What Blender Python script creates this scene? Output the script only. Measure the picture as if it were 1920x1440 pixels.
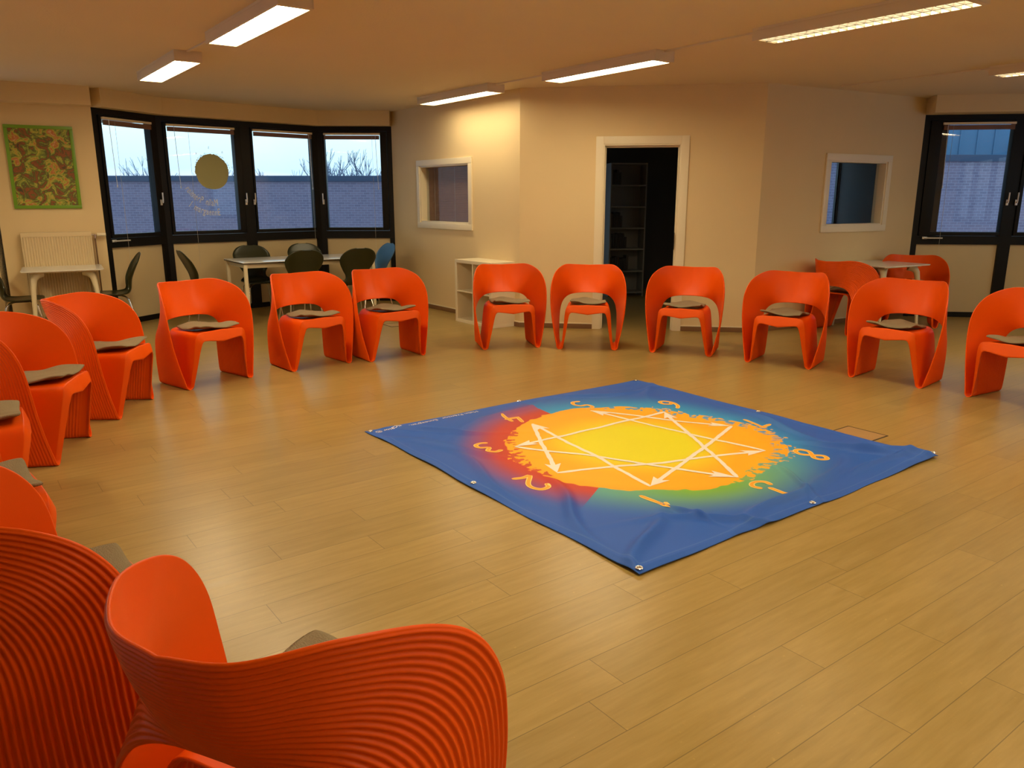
import bpy, bmesh, math, random
import numpy as np
from mathutils import Vector, Matrix

for o in list(bpy.data.objects): bpy.data.objects.remove(o)
R = math.radians
S = bpy.context.scene
COL = S.collection
random.seed(7)

# ------------------------------------------------------------------ camera
CAMH, FPX, PITCH = 1.5, 1450.0, R(13.5)
cd = bpy.data.cameras.new('camera'); cam = bpy.data.objects.new('camera', cd); COL.objects.link(cam)
cam.location = (0, 0, CAMH); cam.rotation_euler = (R(90) - PITCH, 0, 0)
cd.sensor_fit = 'HORIZONTAL'; cd.sensor_width = 36.0; cd.lens = 36.0 * FPX / 1920.0
cd.clip_start = 0.05; cd.clip_end = 300
S.camera = cam

# ------------------------------------------------------------------ sky, exposure
SKY_STRENGTH = 1.45
LAMP_STRENGTH = 34.0
EXPOSURE = 0.16
w = bpy.data.worlds.new('sky'); S.world = w; w.use_nodes = True
nt = w.node_tree; nt.nodes.clear()
out = nt.nodes.new('ShaderNodeOutputWorld'); bg = nt.nodes.new('ShaderNodeBackground')
geo = nt.nodes.new('ShaderNodeNewGeometry'); sep = nt.nodes.new('ShaderNodeSeparateXYZ')
ramp = nt.nodes.new('ShaderNodeValToRGB'); mr = nt.nodes.new('ShaderNodeMapRange')
noi = nt.nodes.new('ShaderNodeTexNoise'); noi.inputs['Scale'].default_value = 3.0
mp = nt.nodes.new('ShaderNodeMapping'); mp.inputs['Scale'].default_value = (1, 1, 9)
tc = nt.nodes.new('ShaderNodeTexCoord')
nt.links.new(tc.outputs['Generated'], sep.inputs[0]); nt.links.new(tc.outputs['Generated'], mp.inputs[0])
nt.links.new(mp.outputs[0], noi.inputs['Vector'])
mr.inputs['From Min'].default_value = 0.0; mr.inputs['From Max'].default_value = 0.5
nt.links.new(sep.outputs['Z'], mr.inputs['Value']); nt.links.new(mr.outputs[0], ramp.inputs[0])
ramp.color_ramp.elements[0].position = 0.0; ramp.color_ramp.elements[0].color = (.44, .66, .98, 1)
ramp.color_ramp.elements[1].position = 1.0; ramp.color_ramp.elements[1].color = (.40, .66, .98, 1)
e = ramp.color_ramp.elements.new(0.16); e.color = (.66, .95, 1.0, 1)
cr = nt.nodes.new('ShaderNodeMapRange'); cr.inputs['From Min'].default_value = .55; cr.inputs['From Max'].default_value = .7
mx = nt.nodes.new('ShaderNodeMix'); mx.data_type = 'RGBA'; mx.inputs['B'].default_value = (.88, .90, .98, 1)
mm = nt.nodes.new('ShaderNodeMath'); mm.operation = 'MULTIPLY'; mm.inputs[1].default_value = .5
nt.links.new(noi.outputs['Fac'], cr.inputs['Value']); nt.links.new(cr.outputs[0], mm.inputs[0]); nt.links.new(mm.outputs[0], mx.inputs['Factor'])
nt.links.new(ramp.outputs[0], mx.inputs['A']); nt.links.new(mx.outputs['Result'], bg.inputs['Color'])
bg.inputs['Strength'].default_value = SKY_STRENGTH
nt.links.new(bg.outputs[0], out.inputs[0])
S.view_settings.view_transform = 'Standard'; S.view_settings.look = 'None'
S.view_settings.exposure = EXPOSURE; S.view_settings.gamma = 1.0; S.view_settings.use_curve_mapping = False

# ------------------------------------------------------------------ view geometry -> world
def ray(px, py):
    x = (px - 960) / FPX; y = (720 - py) / FPX
    c, s = math.cos(PITCH), math.sin(PITCH)
    return Vector((x, c + y * s, -s + y * c))
def at(px, py, z=0.0):
    d = ray(px, py); t = (z - CAMH) / d.z
    return Vector((d.x * t, d.y * t, z))
def on_wall(px, py, p0, p1):
    """distance along the wall p0->p1 and height where the sight line meets it"""
    d = ray(px, py); u = (Vector(p1) - Vector(p0)).normalized()
    m = Matrix(((d.x, -u.x), (d.y, -u.y))); t, s = m.inverted() @ Vector(p0)
    return s, CAMH + d.z * t

# ------------------------------------------------------------------ materials
def lin(r, g, b):
    f = lambda c: (c / 255 / 12.92) if c / 255 <= .04045 else ((c / 255 + .055) / 1.055) ** 2.4
    return (f(r), f(g), f(b), 1)
def mat(name, col, rough=.5, metal=0.0, spec=.5, bump=None, noise=None, coat=0.0):
    m = bpy.data.materials.new(name); m.use_nodes = True; n = m.node_tree; b = n.nodes['Principled BSDF']
    b.inputs['Base Color'].default_value = col; b.inputs['Roughness'].default_value = rough
    b.inputs['Metallic'].default_value = metal; b.inputs['Specular IOR Level'].default_value = spec
    b.inputs['Coat Weight'].default_value = coat
    if noise or bump:
        t = n.nodes.new('ShaderNodeTexCoord'); k = n.nodes.new('ShaderNodeTexNoise')
        k.inputs['Scale'].default_value = (noise or bump)[0]; k.inputs['Detail'].default_value = 4
        n.links.new(t.outputs['Object'], k.inputs['Vector'])
    if noise:
        r_ = n.nodes.new('ShaderNodeMapRange'); a = noise[1]
        r_.inputs['To Min'].default_value = 1 - a; r_.inputs['To Max'].default_value = 1 + a
        h = n.nodes.new('ShaderNodeHueSaturation'); h.inputs['Color'].default_value = col
        n.links.new(k.outputs['Fac'], r_.inputs['Value']); n.links.new(r_.outputs[0], h.inputs['Value'])
        n.links.new(h.outputs[0], b.inputs['Base Color'])
    if bump:
        u = n.nodes.new('ShaderNodeBump'); u.inputs['Strength'].default_value = bump[1]; u.inputs['Distance'].default_value = .01
        if noise:
            k = n.nodes.new('ShaderNodeTexNoise'); k.inputs['Scale'].default_value = bump[0]; n.links.new(t.outputs['Object'], k.inputs['Vector'])
        n.links.new(k.outputs['Fac'], u.inputs['Height']); n.links.new(u.outputs[0], b.inputs['Normal'])
    return m
def emis(name, col, strength):
    m = bpy.data.materials.new(name); m.use_nodes = True; n = m.node_tree; n.nodes.clear()
    o = n.nodes.new('ShaderNodeOutputMaterial'); e_ = n.nodes.new('ShaderNodeEmission')
    e_.inputs[0].default_value = col; e_.inputs[1].default_value = strength; n.links.new(e_.outputs[0], o.inputs[0]); return m

M = {}
M['wall'] = mat('wall_paint', (.74, .575, .325, 1), .75, spec=.3, bump=(90, .05), noise=(2.0, .03))
M['ceil'] = mat('ceiling_plaster', (.76, .63, .45, 1), .85, spec=.2, bump=(60, .15), noise=(1.5, .02))
M['white'] = mat('white_lacquer', (.80, .70, .50, 1), .4)
M['black'] = mat('black_window_frame', (.0035, .0028, .0028, 1), .45, spec=.25)
M['panel'] = mat('cream_parapet_panel', (.60, .48, .28, 1), .55, noise=(1.2, .03))
M['chrome'] = mat('chrome', (.75, .72, .68, 1), .18, metal=1)
M['handle'] = mat('pale_metal', (.75, .75, .76, 1), .35, metal=.6)
M['orange'] = mat('orange_plastic', (.82, .094, .001, 1), .42, spec=.22, bump=(300, .04))
M['felt'] = mat('grey_brown_felt', (.27, .215, .135, 1), .95, spec=.1, bump=(220, .5), noise=(14, .12))
M['shell'] = mat('black_green_plastic', (.018, .022, .006, 1), .30)
M['sky_sheen'] = mat('sky_sheen_plastic', (.05, .16, .36, 1), .35)  # blue painted in for the sky reflected on a dark glossy shell
M['tabletop'] = mat('white_table_laminate', (.78, .77, .72, 1), .16)
M['tableleg'] = mat('cream_table_leg', (.66, .57, .38, 1), .42)
M['darkedge'] = mat('dark_edge_band', (.03, .025, .02, 1), .5)
M['skirt'] = mat('brown_wood_skirting', (.20, .105, .045, 1), .5, noise=(6, .15))
M['lampbody'] = mat('white_lamp_housing', (.72, .60, .42, 1), .5)
M['blind'] = mat('brown_wood_slat', (.34, .17, .095, 1), .5, noise=(9, .2))
M['cord'] = mat('blind_cord', (.55, .52, .45, 1), .7)
M['green'] = mat('green_picture_frame', (.16, .33, .02, 1), .35)
M['rad'] = mat('cream_radiator_enamel', (.68, .54, .32, 1), .4)
M['copper'] = mat('brown_copper_pipe', (.22, .12, .06, 1), .35, metal=.6)
M['darkroom'] = mat('shade_dark_wall', (.06, .05, .045, 1), .8)  # dark albedo stands in for the shade of the unlit room
M['shelfdim'] = mat('grey_bookcase', (.26, .26, .26, 1), .6)
M['groove'] = mat('dark_groove', (.03, .02, .01, 1), .6)
M['hatchlid'] = mat('hatch_lid', (.38, .24, .10, 1), .35, noise=(5, .1))
M['lamp'] = emis('lit_lamp_diffuser', (1, .82, .50, 1), LAMP_STRENGTH)
M['blade'] = mat('louvre_blade', (.10, .09, .075, 1), .5)
M['reedge'] = mat('grommet_metal', (.75, .78, .8, 1), .25, metal=.9)

# glass
m = bpy.data.materials.new('window_glass'); m.use_nodes = True; n = m.node_tree; n.nodes.clear()
o_ = n.nodes.new('ShaderNodeOutputMaterial'); mixs = n.nodes.new('ShaderNodeMixShader'); tr = n.nodes.new('ShaderNodeBsdfTransparent')
gl = n.nodes.new('ShaderNodeBsdfGlossy'); gl.inputs['Roughness'].default_value = .01; fr = n.nodes.new('ShaderNodeFresnel'); fr.inputs[0].default_value = 1.58
tr.inputs[0].default_value = (.93, .96, .98, 1)
gg_ = n.nodes.new('ShaderNodeNewGeometry'); sb_ = n.nodes.new('ShaderNodeMath'); sb_.operation = 'SUBTRACT'; sb_.inputs[0].default_value = 1.0; ml_ = n.nodes.new('ShaderNodeMath'); ml_.operation = 'MULTIPLY'
n.links.new(gg_.outputs['Backfacing'], sb_.inputs[1]); n.links.new(fr.outputs[0], ml_.inputs[0]); n.links.new(sb_.outputs[0], ml_.inputs[1]); n.links.new(ml_.outputs[0], mixs.inputs[0]); n.links.new(tr.outputs[0], mixs.inputs[1]); n.links.new(gl.outputs[0], mixs.inputs[2]); n.links.new(mixs.outputs[0], o_.inputs[0])
M['glass'] = m
m2_ = m.copy(); m2_.name = 'inner_window_glass'; [setattr(x.inputs[0], 'default_value', 1.24) for x in m2_.node_tree.nodes if x.type == 'FRESNEL']; M['glass_in'] = m2_

def nmath(n, op, a, b=None, c=None):
    k = n.nodes.new('ShaderNodeMath'); k.operation = op
    for i, v in enumerate((a, b, c)):
        if v is None: continue
        if isinstance(v, (int, float)): k.inputs[i].default_value = v
        else: n.links.new(v, k.inputs[i])
    return k.outputs[0]

# laminate floor planks
GR = R(36.4)
def plank_mat():
    m = bpy.data.materials.new('laminate_planks'); m.use_nodes = True; n = m.node_tree; b = n.nodes['Principled BSDF']
    t = n.nodes.new('ShaderNodeTexCoord'); mp = n.nodes.new('ShaderNodeMapping'); mp.inputs['Rotation'].default_value = (0, 0, -GR)
    n.links.new(t.outputs['Object'], mp.inputs[0])
    sp = n.nodes.new('ShaderNodeSeparateXYZ'); n.links.new(mp.outputs[0], sp.inputs[0])
    W_, L_ = .166, 1.28
    v = nmath(n, 'DIVIDE', nmath(n, 'ADD', sp.outputs['Y'], .035 + 2 * W_ + 40 * W_ - 1.07), W_)
    row = nmath(n, 'FLOOR', v); fv = nmath(n, 'FRACT', v)
    wn = n.nodes.new('ShaderNodeTexWhiteNoise'); wn.noise_dimensions = '1D'; n.links.new(row, wn.inputs['W'])
    u = nmath(n, 'ADD', nmath(n, 'DIVIDE', sp.outputs['X'], L_), nmath(n, 'MULTIPLY', wn.outputs['Value'], 7.0))
    colid = nmath(n, 'FLOOR', u); fu = nmath(n, 'FRACT', u)
    wn2 = n.nodes.new('ShaderNodeTexWhiteNoise'); wn2.noise_dimensions = '2D'
    cb = n.nodes.new('ShaderNodeCombineXYZ'); n.links.new(row, cb.inputs[0]); n.links.new(colid, cb.inputs[1]); n.links.new(cb.outputs[0], wn2.inputs['Vector'])
    # joints
    dv = nmath(n, 'MULTIPLY', nmath(n, 'MINIMUM', fv, nmath(n, 'SUBTRACT', 1.0, fv)), W_)
    du = nmath(n, 'MULTIPLY', nmath(n, 'MINIMUM', fu, nmath(n, 'SUBTRACT', 1.0, fu)), L_)
    j = nmath(n, 'MINIMUM', dv, du)
    jm = n.nodes.new('ShaderNodeMapRange'); jm.inputs['From Min'].default_value = .0004; jm.inputs['From Max'].default_value = .0022
    jm.inputs['To Min'].default_value = .45; n.links.new(j, jm.inputs['Value'])
    # grain stretched along the board
    mg = n.nodes.new('ShaderNodeMapping'); mg.inputs['Scale'].default_value = (1.6, 16, 1)
    ad = n.nodes.new('ShaderNodeVectorMath'); n.links.new(mp.outputs[0], ad.inputs[0]); n.links.new(wn2.outputs['Color'], ad.inputs[1])
    n.links.new(ad.outputs[0], mg.inputs[0])
    g = n.nodes.new('ShaderNodeTexNoise'); g.inputs['Scale'].default_value = 2.2; g.inputs['Detail'].default_value = 7; g.inputs['Roughness'].default_value = .62
    n.links.new(mg.outputs[0], g.inputs['Vector'])
    cr = n.nodes.new('ShaderNodeValToRGB'); n.links.new(g.outputs['Fac'], cr.inputs[0])
    cr.color_ramp.elements[0].position = .30; cr.color_ramp.elements[0].color = (.295, .194, .052, 1)
    cr.color_ramp.elements[1].position = .72; cr.color_ramp.elements[1].color = (.385, .262, .086, 1)
    hs = n.nodes.new('ShaderNodeHueSaturation'); n.links.new(cr.outputs[0], hs.inputs['Color'])
    r_ = n.nodes.new('ShaderNodeMapRange'); r_.inputs['To Min'].default_value = .94; r_.inputs['To Max'].default_value = 1.05
    n.links.new(wn2.outputs['Value'], r_.inputs['Value'])
    # small pale flecks
    vo = n.nodes.new('ShaderNodeTexNoise'); vo.inputs['Scale'].default_value = 55; n.links.new(t.outputs['Object'], vo.inputs['Vector'])
    fk = n.nodes.new('ShaderNodeMapRange'); fk.inputs['From Min'].default_value = .70; fk.inputs['From Max'].default_value = .78
    fk.inputs['To Min'].default_value = 1; fk.inputs['To Max'].default_value = 1.25; n.links.new(vo.outputs['Fac'], fk.inputs['Value'])
    n.links.new(nmath(n, 'MULTIPLY', nmath(n, 'MULTIPLY', r_.outputs[0], jm.outputs[0]), fk.outputs[0]), hs.inputs['Value'])
    n.links.new(hs.outputs[0], b.inputs['Base Color'])
    rr = n.nodes.new('ShaderNodeMapRange'); rr.inputs['To Min'].default_value = .24; rr.inputs['To Max'].default_value = .38
    n.links.new(g.outputs['Fac'], rr.inputs['Value']); n.links.new(rr.outputs[0], b.inputs['Roughness'])
    b.inputs['Specular IOR Level'].default_value = .5
    bu = n.nodes.new('ShaderNodeBump'); bu.inputs['Strength'].default_value = .12; bu.inputs['Distance'].default_value = .004
    n.links.new(g.outputs['Fac'], bu.inputs['Height']); n.links.new(bu.outputs[0], b.inputs['Normal'])
    return m
M['floor'] = plank_mat()

def brick_mat(name, c1, c2, mortar, scale):
    m = bpy.data.materials.new(name); m.use_nodes = True; n = m.node_tree; b = n.nodes['Principled BSDF']
    t = n.nodes.new('ShaderNodeTexCoord'); mp = n.nodes.new('ShaderNodeMapping'); mp.inputs['Rotation'].default_value = (R(90), 0, 0)
    n.links.new(t.outputs['Object'], mp.inputs[0]); k = n.nodes.new('ShaderNodeTexBrick'); n.links.new(mp.outputs[0], k.inputs['Vector'])
    k.inputs['Color1'].default_value = c1; k.inputs['Color2'].default_value = c2; k.inputs['Mortar'].default_value = mortar
    k.inputs['Scale'].default_value = scale; k.inputs['Mortar Size'].default_value = .02; k.inputs['Brick Width'].default_value = .6; k.inputs['Row Height'].default_value = .22
    n.links.new(k.outputs['Color'], b.inputs['Base Color']); b.inputs['Roughness'].default_value = .9
    return m
M['brick'] = brick_mat('grey_purple_brick', (.20, .155, .20, 1), (.155, .125, .17, 1), (.25, .23, .28, 1), 3.7)
M['coping'] = mat('dark_roof_edge', (.03, .05, .09, 1), .6)
M['metalclad'] = mat('blue_metal_cladding', (.09, .20, .32, 1), .6, noise=(1.5, .1))
M['palemetal'] = mat('pale_cladding_band', (.45, .60, .72, 1), .6)
M['twig'] = mat('hazy_twigs', (.22, .25, .32, 1), .9)  # grey-blue twigs with distance haze mixed into the colour
M['ground'] = mat('asphalt_ground', (.12, .12, .12, 1), .9)

# painted picture under glass
def picture_mat():
    m = bpy.data.materials.new('flower_print'); m.use_nodes = True; n = m.node_tree; b = n.nodes['Principled BSDF']
    t = n.nodes.new('ShaderNodeTexCoord'); g = n.nodes.new('ShaderNodeTexNoise'); g.inputs['Scale'].default_value = 8.5; g.inputs['Detail'].default_value = 8; g.inputs['Roughness'].default_value = .62; g.inputs['Distortion'].default_value = 1.1
    n.links.new(t.outputs['Object'], g.inputs['Vector']); c = n.nodes.new('ShaderNodeValToRGB'); n.links.new(g.outputs['Fac'], c.inputs[0])
    cols = [(.0, (.02, .015, .006)), (.36, (.06, .05, .012)), (.43, (.30, .07, .012)), (.48, (.07, .08, .01)), (.53, (.22, .30, .03)), (.57, (.50, .42, .05)), (.62, (.45, .10, .02)), (.70, (.62, .45, .18)), (.8, (.10, .16, .03))]
    c.color_ramp.elements[0].color = (*cols[0][1], 1); c.color_ramp.elements[1].position = .8; c.color_ramp.elements[1].color = (*cols[-1][1], 1)
    for p, k in cols[1:-1]:
        e_ = c.color_ramp.elements.new(p); e_.color = (*k, 1)
    n.links.new(c.outputs[0], b.inputs['Base Color']); b.inputs['Roughness'].default_value = .5
    b.inputs['Coat Weight'].default_value = 1; b.inputs['Coat Roughness'].default_value = .02
    return m
M['picture'] = picture_mat()

# ------------------------------------------------------------------ mesh helpers
def finish(name, bm, m, parent=None, smooth=True, loc=None, rot=None):
    me = bpy.data.meshes.new(name); bm.normal_update(); bm.to_mesh(me); bm.free()
    for x in (m if isinstance(m, (list, tuple)) else [m]): me.materials.append(x)
    if smooth:
        me.polygons.foreach_set('use_smooth', [True] * len(me.polygons))
        me.set_sharp_from_angle(angle=R(38))
    o = bpy.data.objects.new(name, me); COL.objects.link(o)
    if parent: o.parent = parent
    if loc: o.location = loc
    if rot is not None: o.rotation_euler = rot if not isinstance(rot, (int, float)) else (0, 0, rot)
    return o
def tag(o, label=None, cat=None, group=None, kind=None):
    for k, v in (('label', label), ('category', cat), ('group', group), ('kind', kind)):
        if v: o[k] = v
    return o
def empty(name, loc=(0, 0, 0), rz=0.0):
    o = bpy.data.objects.new(name, None); o.empty_display_size = .1; COL.objects.link(o); o.location = loc; o.rotation_euler = (0, 0, rz); return o
def box(bm, x0, x1, y0, y1, z0, z1, bev=0.0, mi=0):
    r = bmesh.ops.create_cube(bm, size=1.0); vs = r['verts']
    bmesh.ops.scale(bm, vec=(x1 - x0, y1 - y0, z1 - z0), verts=vs); bmesh.ops.translate(bm, vec=((x0 + x1) / 2, (y0 + y1) / 2, (z0 + z1) / 2), verts=vs)
    fs = {f for v in vs for f in v.link_faces}
    for f in fs: f.material_index = mi
    if bev:
        es = list({e_ for v in vs for e_ in v.link_edges})
        bmesh.ops.bevel(bm, geom=es, offset=bev, segments=2, affect='EDGES', profile=.7)
    return vs
def tube(bm, pts, r, seg=10, caps=True):
    pts = [Vector(p) for p in pts]; rs = r if isinstance(r, (list, tuple)) else [r] * len(pts)
    rings = []; up = Vector((0, 0, 1))
    prev = None
    for i, p in enumerate(pts):
        d = (pts[min(i + 1, len(pts) - 1)] - pts[max(i - 1, 0)]).normalized()
        if prev is None:
            a = d.cross(up) if abs(d.z) < .95 else d.cross(Vector((1, 0, 0)))
        else: a = prev - d * prev.dot(d)
        a.normalize(); prev = a; b = d.cross(a)
        rings.append([bm.verts.new(p + (a * math.cos(t) + b * math.sin(t)) * rs[i]) for t in [2 * math.pi * k / seg for k in range(seg)]])
    for i in range(len(rings) - 1):
        for k in range(seg):
            bm.faces.new((rings[i][k], rings[i][(k + 1) % seg], rings[i + 1][(k + 1) % seg], rings[i + 1][k]))
    if caps:
        bm.faces.new(rings[0][::-1]); bm.faces.new(rings[-1])
def cyl(bm, p0, p1, r, seg=16): tube(bm, [p0, p1], r, seg)
def prism(bm, poly, z0, z1, mi=0):
    a = [bm.verts.new((x, y, z0)) for x, y in poly]; b = [bm.verts.new((x, y, z1)) for x, y in poly]
    k = len(poly); fs = [bm.faces.new(a[::-1]), bm.faces.new(b)]
    for i in range(k): fs.append(bm.faces.new((a[i], a[(i + 1) % k], b[(i + 1) % k], b[i])))
    for f in fs: f.material_index = mi
    bmesh.ops.recalc_face_normals(bm, faces=fs)
def rounded(wx, wy, r, seg=6):
    pts = []
    for cx, cy, a0 in ((wx / 2 - r, wy / 2 - r, 0), (-wx / 2 + r, wy / 2 - r, 90), (-wx / 2 + r, -wy / 2 + r, 180), (wx / 2 - r, -wy / 2 + r, 270)):
        for k in range(seg + 1):
            t = R(a0 + 90 * k / seg); pts.append((cx + r * math.cos(t), cy + r * math.sin(t)))
    return pts
def cr_interp(P, n):
    """Catmull-Rom through the rows of P, n samples per span"""
    P = np.asarray(P, float); Q = np.vstack([2 * P[0] - P[1], P, 2 * P[-1] - P[-2]]); outp = []
    for i in range(1, len(Q) - 2):
        for k in range(n):
            t = k / n
            outp.append(.5 * ((2 * Q[i]) + (-Q[i - 1] + Q[i + 1]) * t + (2 * Q[i - 1] - 5 * Q[i] + 4 * Q[i + 1] - Q[i + 2]) * t * t + (-Q[i - 1] + 3 * Q[i] - 3 * Q[i + 1] + Q[i + 2]) * t ** 3))
    outp.append(P[-1]); return np.array(outp)
def np_mesh(name, verts, quads, m):
    me = bpy.data.meshes.new(name); verts = np.asarray(verts, np.float32); quads = np.asarray(quads, np.int32)
    me.vertices.add(len(verts)); me.vertices.foreach_set('co', verts.ravel())
    me.loops.add(quads.size); me.loops.foreach_set('vertex_index', quads.ravel())
    me.polygons.add(len(quads)); me.polygons.foreach_set('loop_start', np.arange(0, quads.size, 4, dtype=np.int32))
    me.polygons.foreach_set('use_smooth', np.ones(len(quads), bool)); me.update(calc_edges=True); me.validate()
    for x in (m if isinstance(m, (list, tuple)) else [m]): me.materials.append(x)
    return me
def normals_of(G):
    du = np.gradient(G, axis=0); dv = np.gradient(G, axis=1); nn = np.cross(du, dv)
    return nn / (np.linalg.norm(nn, axis=2, keepdims=True) + 1e-12)
def sheet(name, Gin, Gout, m, wrap_u=False, rim=.5):
    """closed shell between two grids (u rows, v columns)"""
    nu, nv, _ = Gin.shape
    def midrow(a, b, away): return (a + b) / 2 + away * rim * np.linalg.norm(b - a, axis=-1, keepdims=True)
    V = [Gin.reshape(-1, 3), Gout.reshape(-1, 3)]; A = 0; B = nu * nv; base = 2 * nu * nv
    idx = lambda off, i, j: off + (i % nu if wrap_u else i) * nv + j
    I = np.arange(nu if wrap_u else nu - 1)[:, None]; J = np.arange(nv - 1)[None, :]
    I2 = (I + 1) % nu
    q1 = np.stack([I * nv + J, I * nv + J + 1, I2 * nv + J + 1, I2 * nv + J], -1).reshape(-1, 4)
    q2 = q1[:, ::-1] + B
    Q = [q1, q2]
    def nrm(x): return x / (np.linalg.norm(x, axis=-1, keepdims=True) + 1e-9)
    # rims along u at v=0 and v=end
    for j, s in ((0, 1), (nv - 1, -1)):
        aw = nrm(Gin[:, j] - Gin[:, j + s * 1 if nv < 8 else j + s * 2]); mid = midrow(Gin[:, j], Gout[:, j], aw)
        off = base; V.append(mid); base += nu
        i = np.arange(nu if wrap_u else nu - 1); i2 = (i + 1) % nu
        a, b, mq, mq2 = i * nv + j, i2 * nv + j, off + i, off + i2
        qa = np.stack([a, b, mq2, mq], -1); qb = np.stack([mq, mq2, B + b, B + a], -1)
        if s == -1: qa = qa[:, ::-1]; qb = qb[:, ::-1]
        Q += [qa, qb]
    if not wrap_u:
        for i, s in ((0, 1), (nu - 1, -1)):
            j = np.arange(nv - 1); a, b = i * nv + j, i * nv + j + 1
            qa = np.stack([b, a, B + a, B + b], -1)
            if s == -1: qa = qa[:, ::-1]
            Q.append(qa)
    return np_mesh(name, np.vstack(V), np.vstack(Q), m)

# ------------------------------------------------------------------ room plan
H = 2.70; ZS = 2.50
P0 = (-4.75, 9.20); P1 = (-4.42, 10.08); P2 = (-3.585, 10.864); P3 = (-2.80, 11.60); P4 = (-1.73, 11.62)
BAY = [P0, P1, P2, P3, P4]
CL = (.09, 9.18); CR = (2.74, 8.78); RW = (5.11, 10.06)
LW = (-5.64, 8.69); LC = (-6.45, 7.25)
RWE = (7.9, 9.67)
BK = -3.0

def place(o, p0, p1):
    """put an object modelled with x along the wall, y outward (away from the room) on the line p0->p1"""
    a = math.atan2(p1[1] - p0[1], p1[0] - p0[0]); o.location = (p0[0], p0[1], 0); o.rotation_euler = (0, 0, a)
def wlen(p0, p1): return math.hypot(p1[0] - p0[0], p1[1] - p0[1])

bm = bmesh.new(); box(bm, -8.2, 9.2, BK - .1, 13.3, -.12, 0); fl = tag(finish('floor', bm, M['floor'], smooth=False), kind='structure')
bm = bmesh.new(); box(bm, -8.2, 9.2, BK - .1, 13.3, H, H + .15); tag(finish('ceiling', bm, M['ceil'], smooth=False), kind='structure')

def wall(name, p0, p1, holes=(), z0=0, z1=H, th=.14, m='wall', ext=0.0):
    L = wlen(p0, p1); xs = sorted({-ext, L + ext} | {v for h in holes for v in h[:2]}); zs = sorted({z0, z1} | {v for h in holes for v in h[2:]})
    bm = bmesh.new()
    V = {}
    def solid(i, k):
        if i < 0 or k < 0 or i >= len(xs) - 1 or k >= len(zs) - 1: return False
        cx, cz = (xs[i] + xs[i + 1]) / 2, (zs[k] + zs[k + 1]) / 2
        return not any(h[0] < cx < h[1] and h[2] < cz < h[3] for h in holes)
    def v(x, y, z):
        key = (round(x, 5), y, round(z, 5))
        if key not in V: V[key] = bm.verts.new((x, y, z))
        return V[key]
    for i in range(len(xs) - 1):
        for k in range(len(zs) - 1):
            if not solid(i, k): continue
            a, b, c, d = xs[i], xs[i + 1], zs[k], zs[k + 1]
            bm.faces.new((v(a, 0, c), v(b, 0, c), v(b, 0, d), v(a, 0, d))); bm.faces.new((v(a, th, d), v(b, th, d), v(b, th, c), v(a, th, c)))
            if not solid(i - 1, k): bm.faces.new((v(a, 0, c), v(a, 0, d), v(a, th, d), v(a, th, c)))
            if not solid(i + 1, k): bm.faces.new((v(b, 0, d), v(b, 0, c), v(b, th, c), v(b, th, d)))
            if not solid(i, k - 1): bm.faces.new((v(b, 0, c), v(a, 0, c), v(a, th, c), v(b, th, c)))
            if not solid(i, k + 1): bm.faces.new((v(a, 0, d), v(b, 0, d), v(b, th, d), v(a, th, d)))
    o = finish(name, bm, M[m], smooth=False); place(o, p0, p1); return tag(o, kind='structure')

# --- the inner office block
def rect_on(q, p0, p1):
    s0 = on_wall(*q[0], p0, p1); s1 = on_wall(*q[1], p0, p1); s2 = on_wall(*q[2], p0, p1); s3 = on_wall(*q[3], p0, p1)
    return ((s0[0] + s2[0]) / 2, (s1[0] + s3[0]) / 2, (s2[1] + s3[1]) / 2, (s0[1] + s1[1]) / 2)
WLq = rect_on([(782, 301), (886, 294), (786, 428), (887, 431)], P4, CL)
WRq = rect_on([(1550, 288), (1671, 291), (1535, 437), (1658, 432)], CR, RW)
DO = rect_on([(1119, 256), (1292, 254), (1109, 613), (1277, 618)], CL, CR)
FW = .075
wall('wall_left_office', P4, CL, [(WLq[0] + FW, WLq[1] - FW, WLq[2] + FW, WLq[3] - FW)])
wall('wall_centre', CL, CR, [(DO[0] + .07, DO[1] - .07, -.01, DO[3] - .07)])
wall('wall_right_office', CR, RW, [(WRq[0] + FW, WRq[1] - FW, WRq[2] + FW, WRq[3] - FW)])
# corner fillers behind the two outer corners
wall('wall_left_pier', LW, P0)
wall('wall_left', LC, LW, [(.15, 1.55, .95, 2.45)], ext=.02)
wall('wall_left_side', (-6.45, BK), LC, [(1.2, 4.2, .95, 2.4), (5.2, 8.8, .95, 2.4)])
wall('wall_back', (8.0, BK), (-6.45, BK), ext=.1)
wall('wall_right', (RWE[0], RWE[1]), (8.0, BK), [(1.0, 4.6, .95, 2.4), (5.8, 9.8, .95, 2.4)], ext=.05)

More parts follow.
